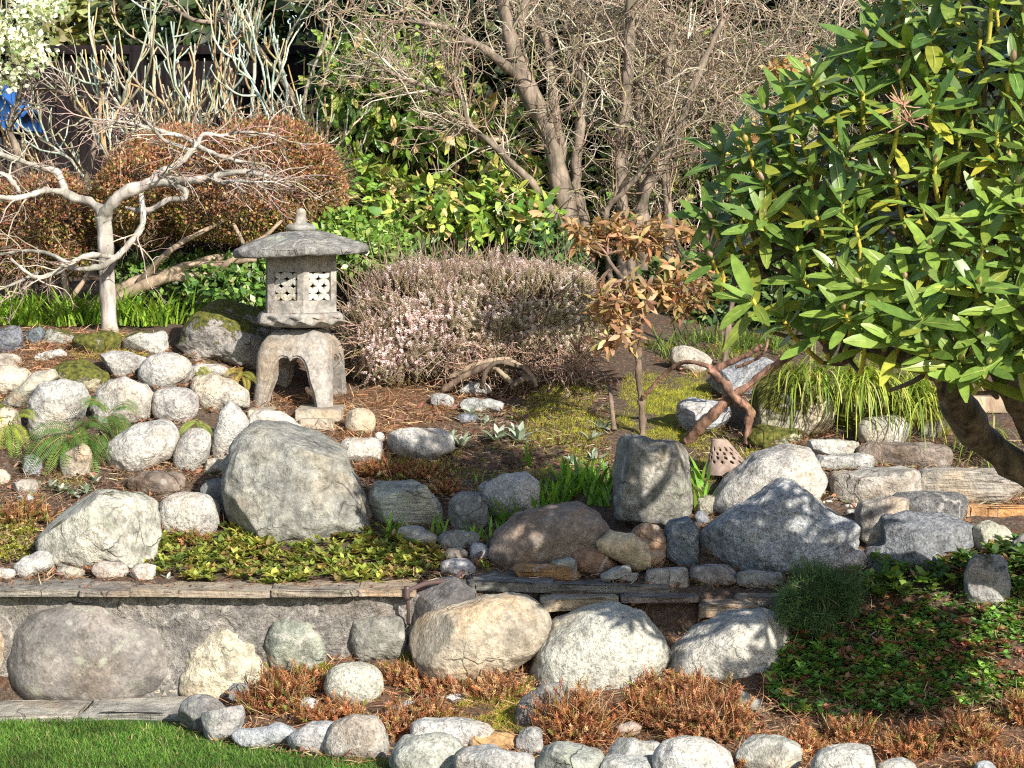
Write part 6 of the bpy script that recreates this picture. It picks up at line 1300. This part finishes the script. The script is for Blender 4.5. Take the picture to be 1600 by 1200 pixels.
# yellow green periwinkle behind the wall
cover('periwinkle_cover', [(205, 905), (215, 868), (260, 842), (340, 832), (440, 822), (560, 820), (640, 838), (690, 860), (695, 885), (640, 912), (450, 918), (300, 914)], 1900, leaf(3, .24, .15, .15, .7), .034, [(.24, .28, .06), (.38, .40, .09), (.15, .2, .045), (.32, .23, .09)], [3, 2.2, 2.4, 2], 501, 'leaf', .03, 6, (.5, 1.45), .75, .012)
# dark rosettes on the right hand slope
cover('saxifrage_cover', [(1195, 1085), (1210, 1040), (1250, 995), (1290, 975), (1400, 955), (1500, 930), (1640, 905), (1640, 1080), (1560, 1100), (1430, 1120), (1330, 1130), (1230, 1115)], 2700, leaf(3, .3, .2, .25, .55), .029, [(.17, .34, .09), (.26, .46, .10), (.11, .22, .06), (.40, .19, .13), (.33, .32, .11)], [3.5, 2.5, 3, 3, 1.2], 502, 'leaf', .015, 9, (.5, 1.5), .6, .02)
cover('ivy_cover', [(1330, 905), (1400, 885), (1500, 880), (1640, 860), (1640, 930), (1500, 935), (1380, 955)], 420, leaf(3, .3, .2, .25, .6), .045, [(.12, .22, .05), (.2, .3, .06), (.07, .14, .04), (.22, .12, .06)], [3, 2, 3, 1], 503, 'leaf', .05, 5, (.4, 1.4), .3, .03)
cover('weed_cover', [(-10, 775), (50, 785), (75, 840), (50, 880), (-10, 885)], 420, leaf(2, .3, .2, .2, .6), .02, [(.32, .34, .08), (.24, .26, .06), (.36, .24, .12)], [3, 2, 1], 504, 'leaf', .02, 5, (.4, 1.4), .6, .01)
cover('seedling_cover', [(790, 660), (860, 610), (955, 600), (958, 735), (860, 750), (760, 760), (700, 740)], 520, leaf(2, .3, .2, .2, .6), .014, [(.26, .34, .07), (.34, .38, .08), (.2, .12, .12)], [3, 2, 2], 505, 'leaf', .01, 5, (.4, 1.4), .6, .01)
# moss
def mossy(poly, N, seed, cols, dens=.6, size=.011, lump=.02):
    rng = np.random.RandomState(seed); q = region_pts(rng, N, poly); b = G(q[:, 0], q[:, 1]); h = fbm(b * 7, seed, 3); k = h > .25 - dens; b, h = b[k], h[k]
    b = b + A(0, 0, 1) * np.clip(h * lump, -.004, .03)[:, None]; n = len(b); d = nrm(rng.normal(0, .7, (n, 3)) + A(0, -.1, .9))
    return scatter(leaf(1, .3, 0, 0), b, d, rdir(rng, n), rng.uniform(size * .6, size * 1.4, n), pick(rng, n, cols, [2, 2, 1], .2))
MC = [(.42, .43, .05), (.30, .33, .04), (.54, .48, .10)]
g = Geo()
for poly, N, dens, sz in (([(20, 690), (200, 680), (300, 730), (300, 760), (140, 770), (40, 745)], 4500, .35, .012), ([(530, 700), (720, 690), (760, 760), (600, 760)], 4500, .35, .011), ([(1010, 585), (1060, 560), (1110, 600), (1120, 680), (1090, 700), (1010, 700), (955, 660), (975, 590)], 15000, .75, .012), ([(790, 640), (860, 600), (955, 600), (955, 730), (880, 740), (800, 700)], 14000, .68, .012), ([(1120, 690), (1240, 690), (1180, 745), (1095, 760), (1080, 700)], 5000, .7, .012), ([(700, 1150), (720, 1090), (830, 1080), (830, 1150)], 6000, .6, .013), ([(480, 1045), (640, 1020), (640, 1060), (480, 1080)], 4500, .6, .015), ([(560, 1120), (690, 1090), (700, 1120), (600, 1140)], 2500, .4, .012), ([(1330, 1085), (1430, 1080), (1420, 1120), (1340, 1130)], 2500, .5, .015), ([(110, 555), (180, 515), (265, 545), (200, 570), (130, 575)], 4500, .5, .013), ([(0, 780), (50, 790), (60, 860), (0, 880)], 2500, .3, .012), ([(700, 760), (760, 740), (960, 735), (960, 760), (800, 790)], 3000, .2, .01), ([(1040, 540), (1240, 540), (1240, 580), (1110, 590), (1040, 570)], 3500, .3, .014)):
    g.merge(mossy(poly, N, 600 + N % 97, MC, dens, sz))
o = put('moss', g, M['dry'], None, G1(1050, 640)); o['kind'] = 'stuff'
# needles and dead leaves on the soil
def litter():
    rng = np.random.RandomState(77); g = Geo()
    def needles(poly, N, cols, L=.03, wd=.0011):
        q = region_pts(rng, N, poly); b = G(q[:, 0], q[:, 1]) + A(0, 0, 1) * rng.uniform(.002, .02, (N, 1)); d = rdir(rng, N) * A(1, 1, .35)
        V = np.array([(-wd / L, 0, 0), (wd / L, 0, 0), (wd / L, .5, .06), (-wd / L, .5, .06), (wd / L * .4, 1, 0), (-wd / L * .4, 1, 0)]); Fc = np.array([[0, 1, 2, 3], [3, 2, 4, 5]])
        g.merge(scatter((V, Fc), b, d, nrm(A(0, 0, 1) + rng.normal(0, .6, (N, 3))), rng.uniform(L * .5, L * 1.5, N), pick(rng, N, cols, [3, 2, 2], .25)))
    RED = [(.38, .21, .12), (.26, .14, .08), (.54, .38, .25)]; BRN = [(.26, .17, .11), (.15, .1, .07), (.46, .36, .26)]
    needles([(530, 690), (540, 620), (600, 600), (720, 590), (720, 660), (640, 675), (560, 740)], 2000, RED, .05)
    needles([(-20, 620), (-20, 515), (200, 520), (270, 545), (200, 560), (90, 570), (30, 640)], 4200, RED, .045)
    needles([(390, 700), (400, 620), (540, 620), (560, 690), (520, 720)], 1700, RED, .04)
    needles([(540, 780), (560, 700), (720, 660), (800, 600), (960, 590), (960, 740), (800, 800), (600, 790)], 7500, BRN, .026)
    needles([(-20, 960), (-20, 700), (300, 690), (360, 760), (360, 840), (250, 905), (100, 905)], 6000, BRN, .035)
    needles([(360, 1170), (380, 1060), (500, 1030), (1180, 1080), (1700, 1100), (1700, 1260), (900, 1260)], 12000, RED, .04)
    needles([(1040, 760), (1100, 680), (1260, 640), (1300, 780), (1200, 830), (1050, 850)], 3500, BRN, .03)
    needles([(1240, 905), (1700, 840), (1700, 1120), (1200, 1110)], 4500, BRN, .035)
    needles([(600, 900), (620, 830), (760, 790), (800, 900), (700, 925)], 2600, BRN, .03)
    needles([(1280, 780), (1340, 700), (1700, 690), (1700, 800), (1450, 790)], 2500, BRN, .04)
    N = 1500; q = np.vstack([region_pts(rng, 700, [(540, 780), (560, 640), (960, 590), (960, 740), (800, 800)]), region_pts(rng, 400, [(-20, 900), (-20, 530), (260, 540), (360, 840), (250, 900)]), region_pts(rng, 400, [(1000, 1180), (1240, 905), (1650, 860), (1650, 1180)])]); b = G(q[:, 0], q[:, 1]) + A(0, 0, .008)
    g.merge(scatter(leaf(2, .3, .3, .4), b, rdir(rng, N) * A(1, 1, .3), nrm(A(0, 0, 1) + rng.normal(0, .5, (N, 3))), rng.uniform(.015, .04, N), pick(rng, N, [(.28, .15, .1), (.2, .1, .08), (.42, .28, .18), (.25, .14, .13)], [2, 2, 1, 2], .2)))
    # bits caught round the foot of every stone
    for (x0, y0, x1, y1), Yc, nm in ROCKS:
        if y1 > 1200 or 'stone' in nm or nm.startswith('pebble'): continue
        n_ = int(20 + (x1 - x0) * .9); t_ = rng.uniform(0, 1, n_); px_ = x0 + (x1 - x0) * t_; py_ = y1 - (y1 - y0) * .28 * (2 * abs(t_ - .5)) ** 2 + rng.uniform(-6, 7, n_); b = G(px_, py_) + A(0, 0, 1) * rng.uniform(.004, .022, (n_, 1))
        V = np.array([(-.04, 0, 0), (.04, 0, 0), (.02, 1, .1), (-.02, 1, .1)])
        g.merge(scatter((V, np.array([[0, 1, 2, 3]])), b, rdir(rng, n_) * A(1, 1, .4), rdir(rng, n_), rng.uniform(.015, .045, n_), pick(rng, n_, RED + BRN, [1] * 6, .25)))
        k_ = n_ // 4; g.merge(scatter(leaf(2, .3, .3, .4), b[:k_], rdir(rng, k_) * A(1, 1, .3), rdir(rng, k_), rng.uniform(.012, .03, k_), pick(rng, k_, [(.3, .17, .11), (.22, .12, .08), (.2, .2, .06)], [2, 2, 1], .2)))
    # coping litter
    N = 160; x = rng.uniform(-50, 640, N); Yl = rng.uniform(7.93, 8.15, N); b = np.stack([(x - 800) * Yl / F, Yl, np.full(N, .408)], 1)
    g.merge(scatter(leaf(2, .3, .3, .4), b, rdir(rng, N) * A(1, 1, .2), A(0, 0, 1), rng.uniform(.008, .022, N), pick(rng, N, [(.28, .12, .08), (.2, .1, .07)], [1, 1])))
    o = put('leaf_litter', g, M['dry'], None, G1(800, 700)); o['kind'] = 'stuff'
litter()
# lawn blades
def lawn():
    rng = np.random.RandomState(19); N = 75000
    q = region_pts(rng, N, [(-120, 1310), (-120, 1122), (100, 1124), (270, 1136), (360, 1160), (470, 1180), (640, 1190), (720, 1215), (760, 1310)]); b = G(q[:, 0], q[:, 1]); b[:, 2] = 0
    t = fbm(b * A(6, 6, 1), 4, 2)[:, None]; d = nrm(rng.normal(0, .42, (N, 3)) * A(1, 1, .2) + A(0, 0, 1)); h = nrm(d * A(1, 1, 0) + 1e-4)
    c = pick(rng, N, [(.075, .18, .028), (.12, .24, .04), (.17, .27, .055), (.34, .30, .15)], [3, 3, 1.8, .6], .2) * (1 + .35 * t)
    o = put('lawn', scatter(blade(3, .05, .5), b, d, nrm(A(0, 0, 1) - h), rng.uniform(.016, .033, N), c), M['grassm'], None, b.mean(0)); o['kind'] = 'stuff'
lawn()
# dry red stalks round the white egg shaped stone
for i, (px, py, n_, lab) in enumerate(((258, 838, 5, 'few thin dry red stalks left of the white egg shaped stone'), (366, 832, 9, 'sheaf of dry red stalks between the egg shaped stone and the huge boulder'), (430, 840, 6, 'scattered dry stalks in front of the huge boulder'), (515, 838, 4, 'sparse dry stalks at the right foot of the huge boulder'))):
    rng = np.random.RandomState(700 + i); b = G1(px, py); p = b + rng.normal(0, 1, (n_, 3)) * A(.04, .02, 0); Q = grow(p, rng.normal(0, .16, (n_, 3)) + A(0, 0, 1), rng.uniform(.05, .12, n_), 5, rng, .05)
    tag(put('dry_stalk', tubes(Q, np.linspace(.0022, .0014, 5)[None], 4, pick(rng, n_, [(.36, .16, .1), (.45, .26, .16)], [1, 1])), M['twig'], None, b), lab, 'plant')
# ---------------------------------------------------------------- small hardware
def hose():
    m, nt, b, N = newmat('brown_rubber'); b.inputs['Base Color'].default_value = (.085, .055, .05, 1); b.inputs['Roughness'].default_value = .45
    root = thing('garden_hose', 'brown irrigation pipe running down over the wall to the boulder', 'hose', P(636, 925, 7.95))
    put('pipe', limb([P(775, 835, 8.55), P(757, 858, 8.35), P(735, 882, 8.2), P(705, 905, 8.05), P(665, 912, 7.96), P(636, 924, 7.9)], .0085, .0085, 40, 10, lump=0), m, root)
    put('fitting', limb([P(636, 916, 7.9), P(636, 936, 7.9)], .011, .011, 6, 10, lump=0), m, root)
    put('riser', limb([P(636, 930, 7.9), P(638, 955, 7.92), P(638, 975, 7.95)], .0065, .0065, 12, 10, lump=0), m, root)
hose()
def stake():
    o = put('edging_stake', limb([P(960, 672, 9.45), P(956, 640, 9.5), P(952, 602, 9.6)], .011, .009, 14, 8, lump=.25), M['brown_bark'], None, P(960, 672, 9.45)); tag(o, 'rusty brown stake lying in the soil left of the moss', 'stake')
    o = put('stick', limb([P(880, 738, 9.1), P(915, 730, 9.1), P(945, 726, 9.1)], .008, .006, 12, 8, lump=.3), M['red_bark'], None, P(880, 738, 9.1)); tag(o, 'reddish stick lying behind the iris shoots', 'stick')
stake()
def lattice_pot():
    # a hollow terracotta piece like a leaning cone with rows of pointed holes
    b = G1(1142, 742); root = thing('terracotta_ornament', 'pinkish terracotta ornament pierced with slanted holes beside the granite boulder', 'ornament', b)
    m, nt, bs, N = newmat('terracotta'); n1 = N('TexNoise', {'Vector': N('TexCoord').outputs['Object'], 'Scale': 30.0, 'Detail': 5.0}).outputs['Fac']
    nt.links.new(ramp(N, n1, [(.3, (.15, .105, .085)), (.7, (.36, .27, .22))]), bs.inputs['Base Color']); bs.inputs['Roughness'].default_value = .9
    nu, nv = 96, 44; V = np.zeros((nu, nv, 3)); th = np.linspace(0, 2 * math.pi, nu, endpoint=False)
    for j in range(nv):
        t = j / (nv - 1); R = lerp(.088, .024, t ** .85); V[:, j] = np.stack([R * np.cos(th) * 1.2 - .045 * t, R * np.sin(th) * .8, .004 + .135 * t + 0 * th], 1)
    Fc = []
    for i in range(nu):
        for j in range(nv - 1):
            u = i / nu * 24; v = j / (nv - 1)
            row = (v - .3) / .12; hole = False
            if 0 <= row < 4:
                rr_ = int(row); fu = (u + .5 * (rr_ % 2) + .5 * row) % 2.0; fv = row % 1; hole = abs(fu - 1) < .48 * (1 - abs(fv - .5) * 1.3) and .1 < fv < .9
            if not hole: Fc.append((i * nv + j, ((i + 1) % nu) * nv + j, ((i + 1) % nu) * nv + j + 1, i * nv + j + 1))
    o = put('shell', Geo().add(V.reshape(-1, 3) + b, Fc), m, root); sm = o.modifiers.new('thickness', 'SOLIDIFY'); sm.thickness = .007
    t = np.linspace(0, 5.5 * math.pi, 60); rr = np.linspace(.003, .017, 60); c = b + A(.03, -.078, .03)
    put('scroll', tubes(np.stack([c[0] + rr * np.cos(t), np.full(60, c[1]), c[2] + rr * np.sin(t)], 1), A(.0022), 6), m, root)
lattice_pot()
def plank():
    p, Fc = ico(4); q = np.sign(p) * np.abs(p) ** .2; q /= np.abs(q).max(0); b = P(1568, 632, 9.6)
    o = put('timber_edging', Geo().add(q * A(.3, .03, .035) + b, Fc), M['tan_bark'], None, b - A(0, 0, .035)); tag(o, 'short weathered timber behind the rhododendron trunk', 'timber')
plank()
